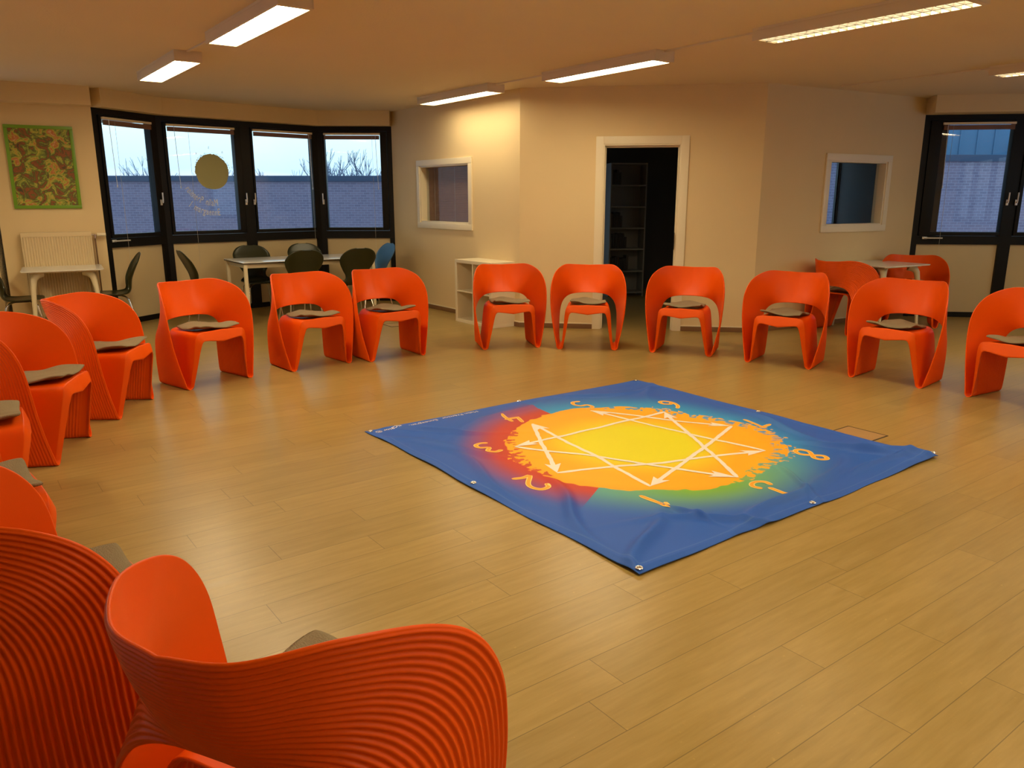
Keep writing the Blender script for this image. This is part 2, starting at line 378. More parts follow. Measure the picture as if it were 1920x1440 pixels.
def interior_window(name, q, p0, p1):
    root = empty(name); place(root, p0, p1); tag(root, kind='structure')
    x0, x1, z0, z1 = q; bm = bmesh.new()
    for a, b, c, d in ((x0, x1, z1 - FW, z1), (x0, x1, z0, z0 + FW), (x0, x0 + FW, z0 + FW, z1 - FW), (x1 - FW, x1, z0 + FW, z1 - FW)):
        box(bm, a, b, -.022, .0, c, d, .004)
    t = .02
    for a, b, c, d in ((x0 + FW - t / 2, x1 - FW + t / 2, z1 - FW - t, z1 - FW + t / 2), (x0 + FW - t / 2, x1 - FW + t / 2, z0 + FW - t / 2, z0 + FW + t), (x0 + FW - t / 2, x0 + FW + t, z0 + FW, z1 - FW), (x1 - FW - t, x1 - FW + t / 2, z0 + FW, z1 - FW)):
        box(bm, a, b, -.01, .12, c, d, .002)
    finish('window_frame', bm, M['white'], root)
    bm = bmesh.new(); box(bm, x0 + FW + t, x1 - FW - t, .085, .091, z0 + FW + t, z1 - FW - t); finish('window_pane', bm, M['glass_in'], root, smooth=False)
    return root
iw1 = interior_window('window_7', WLq, P4, CL); iw2 = interior_window('window_8', WRq, CR, RW)

def slats_blind(parent_line, x0, x1, z0, z1, y, label, pitch=.028):
    root = empty('venetian_blind'); place(root, *parent_line); tag(root, label, 'blind')
    bm = bmesh.new(); z = z1 - .03
    while z > z0 + .02:
        vs = box(bm, x0, x1, y - .0125, y + .0125, z - .001, z + .001)
        bmesh.ops.rotate(bm, verts=vs, cent=((x0 + x1) / 2, y, z), matrix=Matrix.Rotation(R(62), 3, 'X')); z -= pitch * .8
    finish('slats', bm, M['blind'], root, smooth=False)
    bm = bmesh.new(); box(bm, x0, x1, y - .02, y + .02, z1 - .03, z1, .002); finish('headrail', bm, M['blind'], root)
    for f in (.15, .58):
        bm = bmesh.new(); cyl(bm, (x0 + (x1 - x0) * f, y - .016, z0), (x0 + (x1 - x0) * f, y - .016, z1), .0015, 6); finish('cord', bm, M['cord'], root)
    return root
slats_blind((P4, CL), WLq[0] + FW + .02, WLq[1] - FW - .02, WLq[2] + FW, WLq[3] - FW - .0, .125, 'closed brown slatted blind behind the white-framed inner window above the cube shelf')

# door frame
root = empty('door_1'); place(root, CL, CR); tag(root, kind='structure')
x0, x1, _, z1 = DO; fw = .085; bm = bmesh.new()
for a, b, c, d in ((x0, x0 + fw, 0, z1), (x1 - fw, x1, 0, z1), (x0 + fw, x1 - fw, z1 - fw, z1)): box(bm, a, b, -.018, .0, c, d, .004)
for a, b, c, d in ((x0 + .065, x0 + fw + .015, 0, z1 - fw), (x1 - fw - .015, x1 - .065, 0, z1 - fw), (x0 + .065, x1 - .065, z1 - fw - .015, z1 - .065)): box(bm, a, b, -.01, .15, c, d, .003)
box(bm, x0 + fw + .012, x0 + fw + .03, .05, .11, 0, z1 - fw - .015); box(bm, x1 - fw - .03, x1 - fw - .012, .05, .11, 0, z1 - fw - .015); box(bm, x0 + fw + .012, x1 - fw - .012, .05, .11, z1 - fw - .033, z1 - fw - .015)
finish('door_frame', bm, M['white'], root)
bm = bmesh.new(); box(bm, x1 - fw - .034, x1 - fw - .0301, .02, .045, .93, 1.12, .001); finish('strike_plate', bm, M['groove'], root)
bm = bmesh.new()
for z in (.3, 1.1, 1.85): cyl(bm, (x1 - fw - .022, .155, z), (x1 - fw - .022, .155, z + .09), .009)
finish('door_hinge', bm, M['groove'], root)

# skirting boards
def skirt(name, p0, p1, a, b):
    root = empty(name); place(root, p0, p1); tag(root, kind='structure'); bm = bmesh.new(); box(bm, a, b, -.012, .0, 0, .055, .002); finish('board', bm, M['skirt'], root)
    bm = bmesh.new(); box(bm, a, b, -.009, .0, .055, .068, .002); finish('top_bead', bm, M['white'], root)
skirt('baseboard_left', P4, CL, .05, wlen(P4, CL) + .01); skirt('baseboard_centre', CL, CR, -.01, DO[0]); skirt('baseboard_middle', CL, CR, DO[1], wlen(CL, CR) + .01)
skirt('baseboard_right', CR, RW, -.01, wlen(CR, RW)); skirt('baseboard_pier', LW, P0, 0, wlen(LW, P0))

# soffits (lowered strip above the window bands)
def offset_poly(pts, d):
    res = []
    for i, p in enumerate(pts):
        ns = []
        for a, b in ((i - 1, i), (i, i + 1)):
            if a < 0 or b >= len(pts): continue
            v = Vector(pts[b]) - Vector(pts[a]); v.normalize(); ns.append(Vector((v.y, -v.x)))
        nn = sum(ns, Vector((0, 0))).normalized(); k = d / nn.dot(ns[0]); res.append((p[0] + nn.x * k, p[1] + nn.y * k))
    return res
def soffit(name, pts, d, zt=ZS, out=.14):
    a = offset_poly(pts, d); b = offset_poly(pts, -out); bm = bmesh.new(); prism(bm, a + b[::-1], zt, H - .001)
    tag(finish(name, bm, M['wall'], smooth=False), kind='structure')
soffit('trim_1', [P0, P1, P2, P3, P4], .16)
soffit('trim_2', [RW, RWE], .30)
soffit('trim_3', [LW, P0], .20, out=.0)

# ------------------------------------------------------------------ facade windows
ZP = .93; ZR0 = 1.085; ZR1 = 2.40
def facade_window(name, p0, p1, xa, xb, handle=None, tilt_handle=None, panel_m='panel', posts=(.07, .07), zt=ZS + .02):
    """xa..xb pane limits along p0->p1"""
    L = wlen(p0, p1); root = empty(name); place(root, p0, p1); tag(root, kind='structure')
    bm = bmesh.new()
    pa, pb = posts
    box(bm, 0, pa, .0, .12, 0, zt); box(bm, L - pb, L, .0, .12, 0, zt)
    box(bm, pa, L - pb, 0, .12, ZR1 + .035, zt); box(bm, pa, L - pb, 0, .12, ZP, ZR0 - .05); box(bm, pa, L - pb, .02, .12, 0, .065)
    finish('window_frame', bm, M['black'], root, smooth=False)
    bm = bmesh.new()
    for a, b, c, d in ((pa + .005, xa, ZR0 - .045, ZR1 + .03), (xb, L - pb - .005, ZR0 - .045, ZR1 + .03), (xa, xb, ZR1, ZR1 + .03), (xa, xb, ZR0 - .045, ZR0)):
        box(bm, a, b, -.018, .08, c, d, .004)
    sash = finish('sash', bm, M['black'], root)
    bm = bmesh.new(); box(bm, xa, xb, .04, .046, ZR0, ZR1); finish('window_pane', bm, M['glass'], sash, smooth=False)
    bm = bmesh.new(); box(bm, pa, L - pb, .035, .08, .065, ZP, .003); finish('lower_panel', bm, M[panel_m], root)
    if handle:
        hx, hz = handle; bm = bmesh.new()
        box(bm, hx - .014, hx + .014, -.028, -.018, hz - .035, hz + .035, .003); cyl(bm, (hx, -.02, hz), (hx, -.05, hz), .009)
        tube(bm, [(hx, -.05, hz - .004), (hx, -.055, hz + .03), (hx, -.055, hz + .12)], .009, 8); finish('window_handle', bm, M['handle'], sash)
    if tilt_handle:
        hx, hz = tilt_handle; bm = bmesh.new(); box(bm, hx - .03, hx + .03, -.028, -.018, hz - .014, hz + .014, .003); cyl(bm, (hx, -.02, hz), (hx, -.055, hz), .009)
        tube(bm, [(hx - .005, -.055, hz), (hx + .03, -.06, hz), (hx + .2, -.06, hz)], .009, 8); finish('window_handle', bm, M['handle'], sash)
    return root
def s_at(px, py, a, b): return on_wall(px, py, a, b)[0]
panes = []
for i, (a, b, cl_, cr_) in enumerate(((P0, P1, 200, 288), (P1, P2, 319, 443), (P2, P3, 477, 586), (P3, P4, 612, 715))):
    L = wlen(a, b); xa = max(.10, min(.3, s_at(cl_, 330, a, b))); xb = min(L - .1, max(L - .25, s_at(cr_, 330, a, b))); panes.append((a, b, xa, xb))
ZH = 1.45
L1 = wlen(P0, P1); L2 = wlen(P1, P2); L3 = wlen(P2, P3); L4 = wlen(P3, P4)
facade_window('window_1', P0, P1, panes[0][2], panes[0][3], (L1 - .06, ZH), (panes[0][2] - .02, ZR0 - .075))
facade_window('window_2', P1, P2, panes[1][2], panes[1][3], (L2 - .06, ZH))
facade_window('window_3', P2, P3, panes[2][2], panes[2][3], (.06, ZH))
facade_window('window_4', P3, P4, panes[3][2], panes[3][3], (.055, ZH))
# right band: two bays share the line RW -> RWE
ur = (Vector(RWE) - Vector(RW)).normalized()
sR = (on_wall(1902, 330, RW, RWE)[0])
RM = Vector(RW) + ur * sR; RM = (RM.x, RM.y)
xa = on_wall(1756, 330, RW, RM)[0]; xb = on_wall(1888, 330, RW, RM)[0]
facade_window('window_5', RW, RM, xa, xb, (sR - .05, ZH), (xa - .06, ZR0 - .075))
R2 = Vector(RM) + ur * 1.12; R2 = (R2.x, R2.y)
facade_window('window_6', RM, R2, .12, 1.0, (.055, ZH)); panesR = [(RW, RM, xa, xb), (RM, R2, .12, 1.0)]
facade_window('window_9', R2, RWE, .12, wlen(R2, RWE) - .12)
# left glimpse
facade_window('window_10', LC, LW, .13, wlen(LC, LW) - .14)
def plain_window(name, p0, p1, x0, x1):
    root = empty(name); place(root, p0, p1); tag(root, kind='structure'); bm = bmesh.new(); n_ = 3; w_ = (x1 - x0) / n_
    for k in range(n_ + 1): box(bm, x0 + k * w_ - (.05 if 0 < k < n_ else (0 if k == 0 else .1)), x0 + k * w_ + (.05 if 0 < k < n_ else (.1 if k == 0 else 0)), 0, .1, .95, 2.4)
    for k in range(n_):
        box(bm, x0 + k * w_ + .05, x0 + (k + 1) * w_ - .05, .01, .09, .95, 1.05); box(bm, x0 + k * w_ + .05, x0 + (k + 1) * w_ - .05, .01, .09, 2.3, 2.4)
    finish('window_frame', bm, M['black'], root, smooth=False)
    bm = bmesh.new(); box(bm, x0 + .05, x1 - .05, .05, .056, 1.0, 2.35); finish('window_pane', bm, M['glass'], root, smooth=False)
plain_window('window_11', (-6.45, BK), LC, 1.2, 4.2); plain_window('window_12', (-6.45, BK), LC, 5.2, 8.8)
plain_window('window_13', RWE, (8.0, BK), 1.0, 4.6); plain_window('window_14', RWE, (8.0, BK), 5.8, 9.8)

# raised blinds
def raised_blind(line, x0, x1, label, wand=.12, cord=None, wl=.75, stack=.055):
    root = empty('venetian_blind'); place(root, *line); tag(root, label, 'blind', 'raised blinds at the tops of the windows'); z = ZR1 + .002
    bm = bmesh.new(); box(bm, x0, x1, -.050, -.020, z - .022, z + .004, .002); finish('headrail', bm, M['white'], root)
    bm = bmesh.new()
    k = 0
    while k < 14: box(bm, x0 + .01, x1 - .01, -.048, -.022, z - .028 - stack * (k + 1) / 14, z - .028 - stack * (k + .45) / 14); k += 1
    finish('slat_stack', bm, M['blind'], root, smooth=False)
    bm = bmesh.new(); cyl(bm, (x0 + (x1 - x0) * wand, -.055, z - .02), (x0 + (x1 - x0) * wand + .02, -.055, z - wl), .0032, 6); cyl(bm, (x0 + (x1 - x0) * wand + .02, -.055, z - wl - .03), (x0 + (x1 - x0) * wand + .02, -.055, z - wl), .006, 6)
    finish('wand', bm, M['handle'], root)
    if cord is None: cord = wand + .08
    bm = bmesh.new(); cx = x0 + (x1 - x0) * cord; cyl(bm, (cx, -.053, z - .02), (cx, -.053, .62), .0016, 6); finish('pull_cord', bm, M['cord'], root)
bl = ['raised brown blind in the leftmost bay window next to the picture', 'raised brown blind in the bay window with the round sticker', 'raised brown blind in the bay window third from the picture', 'raised brown blind in the bay window beside the office wall', 'raised dark blind at the top of the right-hand window by the orange chairs', 'raised dark blind in the window cut off at the right edge']
wands = [(.10, .22), (.10, .3), (.93, .95), (.92, .86), (.06, .14), (.1, .2)]
for (a, b, xa, xb), l, (wd, cdd) in zip(panes + panesR, bl, wands): raised_blind((a, b), xa - .005, xb + .005, l, wd, cdd)

# window sticker: round print and mirrored lettering, seen from behind
def to_mesh_text(txt, size, align='LEFT'):
    c = bpy.data.curves.new('t', 'FONT'); c.body = txt; c.size = size; c.align_x = align; c.resolution_u = 3
    o = bpy.data.objects.new('t', c); COL.objects.link(o); dg = bpy.context.evaluated_depsgraph_get(); dg.update()
    me = bpy.data.meshes.new_from_object(o.evaluated_get(dg)); bpy.data.objects.remove(o); bpy.data.curves.remove(c); return me
root = empty('window_sticker'); place(root, P1, P2); tag(root, 'round pale yellow window sticker with mirrored white lettering below it', 'sticker')
sc, zc = on_wall(400, 322, P1, P2); s_e, _ = on_wall(431.5, 322, P1, P2); rad = abs(s_e - sc) * 1.0; zt = on_wall(400, 289, P1, P2)[1]; rad = (rad + (zt - zc)) / 2
M['sticker'] = mat('pale_yellow_film', (.42, .42, .20, 1), .6); M['letter'] = mat('white_film', (.92, .93, .95, 1), .6)
bm = bmesh.new(); rnd = random.Random(3); ring = []
for k in range(160):
    t = 2 * math.pi * k / 160; rr = rad * (1 + .012 * math.sin(5 * t) + (rnd.uniform(-.03, .02) if math.sin(t) > .1 or abs(math.cos(t)) > .9 else rnd.uniform(-.008, .008))); ring.append(bm.verts.new((sc + rr * math.cos(t), .0385, zc + rr * math.sin(t))))
bm.faces.new(ring)
for k in range(46):   # brush flecks round the rim
    t = R(rnd.uniform(10, 150)); rr = rad * rnd.uniform(1.0, 1.09); dl = R(rnd.uniform(1, 5)); th = rad * .02
    q = [bm.verts.new((sc + r_ * math.cos(a_), .0385, zc + r_ * math.sin(a_))) for r_, a_ in ((rr, t), (rr + th, t), (rr + th, t + dl), (rr, t + dl))]; bm.faces.new(q)
finish('sticker_disc', bm, M['sticker'], root, smooth=False)
def arc_text(txt, radius, a0, size, cx, cz, bm):
    """letters along an arc below the disc, mirrored because the film is read from outside; a0 = angle (deg) of the first letter"""
    a = a0
    for ch in txt:
        if ch == ' ': a -= 5; continue
        me = to_mesh_text(ch, size); n0 = len(bm.verts); 
        for v in me.vertices: v.co.x *= .58
        w_ = max([v.co.x for v in me.vertices] + [0])
        stp = math.degrees((w_ + size * .07) / radius); ac = R(a - stp / 2); tmp = bmesh.new(); tmp.from_mesh(me)
        for v in tmp.verts:
            x = -(v.co.x - w_ / 2); y = v.co.y
            # local up points to the disc centre, letter x follows the arc
            ux, uz = -math.cos(ac), -math.sin(ac); tx, tz = -uz, ux
            px_ = cx + math.cos(ac) * radius + ux * y + tx * (-x) * -1; pz_ = cz + math.sin(ac) * radius + uz * y + tz * (-x) * -1
            v.co = (px_, .0388, pz_)
        m2 = bpy.data.meshes.new('l'); tmp.to_mesh(m2); tmp.free(); bm.from_mesh(m2); bpy.data.meshes.remove(m2); bpy.data.meshes.remove(me); a -= stp
bm = bmesh.new()
arc_text('Malin Prémior', rad * 1.95, 276, rad * .56, sc, zc, bm); finish('lettering', bm, M['letter'], root, smooth=False); bm = bmesh.new(); arc_text('Enneagram I', rad * 2.5, 277, rad * .56, sc, zc, bm)
finish('lettering', bm, M['letter'], root, smooth=False)
digits_w = (('5', 92, 1.28), ('6', 55, 1.3), ('7', 8, 1.3), ('4', 130, 1.22))
for ch, a_, k_ in digits_w:
    bm = bmesh.new(); me = to_mesh_text(ch, rad * .2); tmp = bmesh.new(); tmp.from_mesh(me)
    for v in tmp.verts: v.co = (sc + math.cos(R(a_)) * rad * k_ - v.co.x, .0388, zc + math.sin(R(a_)) * rad * k_ + v.co.y)
    m2 = bpy.data.meshes.new('l'); tmp.to_mesh(m2); tmp.free(); bm.from_mesh(m2); finish('numeral', bm, M['letter'], root, smooth=False)

# ------------------------------------------------------------------ outside
bm = bmesh.new(); box(bm, -60, 80, 14.5, 120, -4.2, -4.0); tag(finish('terrain', bm, M['ground'], smooth=False), kind='structure')
def building(loc, x0, x1, ztop, label, depth=5, extra=None, mm_='brick'):
    root = empty('building', loc); tag(root, label, 'building'); bm = bmesh.new(); box(bm, x0, x1, 0, depth, -4.0 - loc[2], ztop - .14 - loc[2]); finish('brick_wall', bm, M[mm_], root, smooth=False)
    bm = bmesh.new(); box(bm, x0 - .05, x1 + .05, -.06, depth, ztop - .14 - loc[2], ztop - loc[2], .01); finish('roof_edge', bm, M['coping'], root); return root
building((0, 20, -4), -19, -3, 2.05, 'low flat-roofed grey brick building seen through the four bay windows')
b2 = building((14, 17.5, -4), -8, 12, 2.42, 'flat-roofed brick building seen through the right-hand window')
root = empty('building', (14, 23.5, -4)); tag(root, 'taller blue metal-clad building behind the brick roof on the right', 'building')
bm = bmesh.new(); box(bm, -8, 14, 0, 6, 0, 9.5)
for k in range(44): box(bm, -8 + k * .5, -8 + k * .5 + .04, -.03, 0, 0, 9.5)
finish('clad_wall', bm, M['metalclad'], root, smooth=False)
bm = bmesh.new(); box(bm, .6, 14, -.25, -.05, 6.0, 7.15, .02); finish('pale_band', bm, M['palemetal'], root)

def tree_mesh(seed, h):
    rn = random.Random(seed); V = []; F = []
    def seg(p, q, r0, r1):
        d = (q - p).normalized(); a = d.cross(Vector((.3, .9, .1))).normalized(); b = d.cross(a); k0 = len(V)
        for c, r_ in ((p, r0), (q, r1)):
            for j in range(3): t = 2.094 * j; V.append(c + (a * math.cos(t) + b * math.sin(t)) * r_)
        for j in range(3): F.append((k0 + j, k0 + (j + 1) % 3, k0 + 3 + (j + 1) % 3, k0 + 3 + j))
    def grow(p, d, l, r_, n_):
        q = p + d * l; seg(p, q, r_, r_ * .7)
        if n_ == 0: return
        for _ in range(3 if n_ > 1 else 4):
            nd = (d + Vector((rn.uniform(-1, 1), rn.uniform(-1, 1), rn.uniform(-.25, .75))) * .62).normalized(); grow(q if _ else p + d * l * .7, nd, l * rn.uniform(.62, .85), r_ * .62, n_ - 1)
    grow(Vector((0, 0, 0)), Vector((0, 0, 1)), h * .27, .16, 5)
    me = bpy.data.meshes.new('bare_tree'); me.from_pydata([tuple(v) for v in V], [], F); me.materials.append(M['twig']); return me
tm = [tree_mesh(s_, 8) for s_ in (1, 5, 9)]
tz = [(-9.9, 44, 1.0), (-8.4, 46, 1.04), (-6.9, 45, 1.0), (-11.6, 47, .96), (-13.6, 46, .92), (-15.2, 48, .90), (-17.0, 46, .88), (-18.8, 48, .93), (-20.8, 47, .92), (-22.6, 49, .98), (-24.5, 48, .95), (-26.6, 50, .80), (-28.8, 50, .78), (-31, 51, .78)]
for i, (x, y, s_) in enumerate(tz):
    o = bpy.data.objects.new('bare_tree', tm[i % 3]); COL.objects.link(o); o.location = (x, y, -4); o.scale = (s_, s_, s_ * 1.05); o.rotation_euler = (0, 0, i * 1.3)
    tag(o, 'leafless tree on the skyline behind the flat brick roof', 'tree', 'bare trees behind the brick roof')

# ------------------------------------------------------------------ dim room behind the door
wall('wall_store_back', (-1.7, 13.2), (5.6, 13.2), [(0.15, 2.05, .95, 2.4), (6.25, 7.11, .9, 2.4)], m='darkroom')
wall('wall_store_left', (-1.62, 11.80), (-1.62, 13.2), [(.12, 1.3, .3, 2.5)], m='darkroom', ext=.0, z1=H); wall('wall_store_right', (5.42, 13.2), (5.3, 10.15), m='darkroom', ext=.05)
root = empty('window_15'); place(root, (-2.05, 13.2), (5.6, 13.2)); tag(root, kind='structure'); bm = bmesh.new()
for a, b in ((.5, .6), (2.3, 2.4), (1.4, 1.5), (6.6, 6.65), (7.43, 7.45)): box(bm, a, b, .02, .1, .95 if a < 5 else .9, 2.4)
box(bm, .6, 2.3, .03, .09, .95, 1.03); box(bm, .6, 2.3, .03, .09, 2.32, 2.4); box(bm, 6.65, 7.43, .03, .09, .9, .96); box(bm, 6.65, 7.43, .03, .09, 2.34, 2.4)
finish('window_frame', bm, M['black'], root, smooth=False); bm = bmesh.new(); box(bm, .6, 2.3, .05, .056, 1.0, 2.35); box(bm, 6.65, 7.43, .05, .056, .93, 2.38); finish('window_pane', bm, M['glass'], root, smooth=False)
# bookcase with a few books
root = empty('bookcase', (1.76, 12.3, 0), R(8)); tag(root, 'tall dim bookcase in the dark room behind the open doorway', 'bookcase')
bw, bd, bh = .57, .3, 2.02; bm = bmesh.new()
box(bm, -bw / 2, -bw / 2 + .02, -bd / 2, bd / 2, 0, bh, .001); box(bm, bw / 2 - .02, bw / 2, -bd / 2, bd / 2, 0, bh, .001); box(bm, -bw / 2 + .02, bw / 2 - .02, bd / 2 - .008, bd / 2, .05, bh - .02)
finish('carcass', bm, M['shelfdim'], root)
zsh = [.05, .38, .72, 1.04, 1.36, 1.68, 2.0]
for z in zsh:
    bm = bmesh.new(); box(bm, -bw / 2 + .02, bw / 2 - .02, -bd / 2, bd / 2 - .008, z, z + .02, .001); finish('shelf_board', bm, M['shelfdim'], root)
bc = mat('dark_book', (.05, .045, .05, 1), .7)
rr_ = random.Random(5); ca, sa = math.cos(R(8)), math.sin(R(8)); proto = None
for z, n_ in ((.74, 7), (1.06, 5), (.40, 8), (1.70, 4)):
    x = -bw / 2 + .03
    for k in range(n_):
        w_ = .038
        if proto is None:
            bm = bmesh.new(); box(bm, -.017, .017, -.09, .09, 0, .22, .003); proto = finish('book', bm, bc); o = proto
        else: o = proto.copy(); COL.objects.link(o)
        lx = x + w_ / 2; o.location = (1.76 + ca * lx, 12.3 + sa * lx, z); o.rotation_euler = (0, 0, R(8)); o.scale = (1, 1, rr_.uniform(.8, 1.08))
        tag(o, 'dark upright book on a shelf of the bookcase in the dark room', 'book', 'books in the dim bookcase'); x += w_

# ------------------------------------------------------------------ ceiling lights
AX = Vector((math.cos(R(36.2)), math.sin(R(36.2)))); BX = Vector((math.cos(R(-53.8)), math.sin(R(-53.8)))); LROT = R(-53.8)
M['lamp_soft'] = emis('lit_lamp_diffuser_dimmer', (1, .82, .50, 1), LAMP_STRENGTH * .55)
def ceiling_light(c, label, louvre=False, L=1.52, W=.225, hh=.085, lm='lamp'):
    root = empty('ceiling_light', (c[0], c[1], H), LROT); tag(root, label, 'ceiling light', 'surface-mounted fluorescent lights')
    bm = bmesh.new(); t = .012
    box(bm, -L / 2, L / 2, -W / 2, W / 2, -.018, 0.0); box(bm, -L / 2, L / 2, -W / 2, -W / 2 + t, -hh, -.018, .002); box(bm, -L / 2, L / 2, W / 2 - t, W / 2, -hh, -.018, .002)
    box(bm, -L / 2, -L / 2 + t + .03, -W / 2 + t, W / 2 - t, -hh, -.018, .002); box(bm, L / 2 - t - .03, L / 2, -W / 2 + t, W / 2 - t, -hh, -.018, .002)
    finish('housing', bm, M['lampbody'], root)
    bm = bmesh.new(); zd = -hh + (.034 if louvre else .018); box(bm, -L / 2 + .042, L / 2 - .042, -W / 2 + t, W / 2 - t, zd, zd + .006); finish('diffuser', bm, M[lm], root, smooth=False)
    if louvre:
        bm = bmesh.new(); k = -L / 2 + .06
        while k < L / 2 - .05:
            box(bm, k - .003, k + .003, -W / 2 + t, W / 2 - t, -hh + .001, zd - .001); k += .062
        box(bm, -L / 2 + .042, L / 2 - .042, -.006, .006, -hh + .0005, zd - .0005); finish('louvre', bm, M['blade'], root, smooth=False)
    return root
LC_ = {'A': (-1.74, 5.64), 'B': (-3.14, 7.52), 'C': (-.62, 9.46), 'D': (.83, 7.53), 'E': (2.29, 5.52), 'F': (5.0, 7.17)}
ceiling_light(LC_['B'], 'short-looking far light of the left row, above the small table', L=1.46)
ceiling_light(LC_['A'], 'bright light of the left row cut by the top edge of the picture')
ceiling_light(LC_['C'], 'farthest light of the middle row, by the wall with the cube shelf', lm='lamp_soft')
ceiling_light(LC_['D'], 'light of the middle row in front of the doorway wall')
ceiling_light(LC_['E'], 'nearest light of the middle row with louvre blades', True)
ceiling_light(LC_['F'], 'louvred light cut by the right edge of the picture', True)
for p in ((-.30, 3.62), (3.72, 3.55), (6.3, 5.3), (1.1, 1.7), (5.1, 1.6), (-4.1, 3.5), (-5.55, 5.6), (2.5, -.3)): ceiling_light(p, 'unseen ceiling light added outside the view to light the room')  # out-of-view lights added to brighten the room, positions assumed
def conduit(p, q, label):
    bm = bmesh.new(); p, q = Vector(p), Vector(q); d = (q - p); L = d.length; box(bm, 0, L, -.012, .012, -.014, 0, .002)
    o = finish('cable_conduit', bm, M['lampbody'], loc=(p.x, p.y, H), rot=math.atan2(d.y, d.x)); tag(o, label, 'conduit')
V2 = lambda k: Vector(LC_[k])
conduit(V2('B') + BX * .73, V2('A') - BX * .76, 'thin cable conduit on the ceiling joining the two left-row lights')
conduit(V2('C') + BX * .76, V2('D') - BX * .76, 'thin cable conduit between the far and middle lights of the centre row')
conduit(V2('D') + BX * .76, V2('E') - BX * .76, 'thin cable conduit between the doorway light and the near louvred light')
pf = V2('F') - BX * .76; e_ = at(1578, 160, H); conduit((e_.x, e_.y), pf, 'long thin cable conduit from the office wall to the right-edge light')

# ------------------------------------------------------------------ orange ribbon chair
def chair_grids():
    F = [(0, -.085, .470), (.095, -.085, .465), (.172, -.083, .460), (.212, -.080, .437), (.229, -.072, .37), (.243, -.040, .21), (.258, -.010, .07), (.265, 0, .018), (.281, 0, .004), (.297, .004, .018), (.305, .010, .06),
         (.330, .028, .18), (.355, .045, .33), (.370, .058, .48), (.371, .085, .62), (.352, .15, .725), (.315, .25, .79), (.245, .395, .828), (.13, .505, .820), (0, .533, .814)]
    B = [(0, .37, .455), (.09, .37, .455), (.165, .37, .455), (.205, .372, .428), (.222, .385, .37), (.237, .408, .21), (.252, .428, .07), (.260, .43, .018), (.277, .43, .004), (.294, .430, .018), (.299, .430, .06),
         (.303, .430, .18), (.300, .430, .29), (.290, .428, .38), (.268, .424, .445), (.232, .420, .490), (.185, .418, .518), (.125, .415, .533), (.062, .414, .540), (0, .413, .541)]
    F = cr_interp(F, 8); B = cr_interp(B, 8)
    mir = lambda A: np.vstack([A, (A[::-1] * np.array([-1, 1, 1]))[1:-1]])
    F, B = mir(F), mir(B); nu = len(F); half = (nu + 2) // 2
    nr = 24; nv = nr * 8 + 1; v = np.linspace(0, 1, nv)[None, :, None]
    G = F[:, None] * (1 - v) + B[:, None] * v
    i = np.arange(nu); st = np.minimum(i, nu - i) / 8.0      # station 0..19
    vv = np.linspace(0, 1, nv)[None, :]
    # back rest: hollow the band a little towards the back
    k = np.clip((st - 13) / 4, 0, 1)[:, None]; k = k * k * (3 - 2 * k); bow = 4 * vv * (1 - vv)
    G[..., 1] += k * bow * .022
    # side walls bulge out slightly
    k = np.clip((st - 9) / 3, 0, 1) * np.clip((16 - st) / 3, 0, 1); G[..., 0] += np.sign(G[..., 0]) * (k[:, None] * bow * .008)
    # saddle-shaped seat
    k = np.clip(1 - (st / 3.0) ** 2, 0, 1)[:, None]; G[..., 2] -= k * np.sin(np.clip(vv, 0, 1) * math.pi) * .018
    N = normals_of(np.vstack([G[-3:], G, G[:3]]))[3:-3]
    # exterior side: below the seat / outside of the side walls
    if N[0, nv // 2, 2] > 0: N = -N
    # rolled front lip of the inner arch
    amp = np.interp(st, [0, 2, 3, 4, 5, 7, 8, 19], [.084, .068, .050, .042, .032, .014, 0, 0])[:, None]; v0 = .055
    x = np.clip(1 - vv / v0, 0, 1); lip = x ** 1.15
    inn = np.interp(st, [0, 7, 8, 19], [1, 1, 0, 0])[:, None]; zr = np.clip(G[..., 2] / .45, 0, 1.1)
    D = np.stack([-G[..., 0] / .23 * (.010 + .034 * zr), 0 * zr, -.078 * zr ** 5 * (1 - .25 * np.clip(np.abs(G[..., 0]) / .2, 0, 1))], -1); amp = inn
    G = G + D * (amp * lip)[..., None]
    N = normals_of(np.vstack([G[-3:], G, G[:3]]))[3:-3]
    if N[0, nv // 2, 2] > 0: N = -N
    rib = .5 - .5 * np.cos(2 * math.pi * nr * vv); rib = rib ** .8
    inner = st < 8.5
    fade = np.where(inner[:, None], np.clip((vv - .13) / .05, 0, 1), np.clip(vv / .02, 0, 1)) * np.clip((1 - vv) / .02, 0, 1)
    # the groove depth follows the width of the band
    wv = np.linalg.norm(F - B, axis=1)[:, None]
    off = .0085 + rib * fade * np.clip(wv / .42, .45, 1) * .0048
    foot = np.clip(1 - np.abs(st - 8) / 1.2, 0, 1)[:, None]; off = off * (1 - foot) + .004 * foot
    return G, G + N * off[..., None], F, B
Gi, Go, CF, CB = chair_grids()
yoff = np.array([0, -.28, 0]); chair_me = sheet('orange_chair', Gi + yoff, Go + yoff, M['orange'], wrap_u=True, rim=.35)

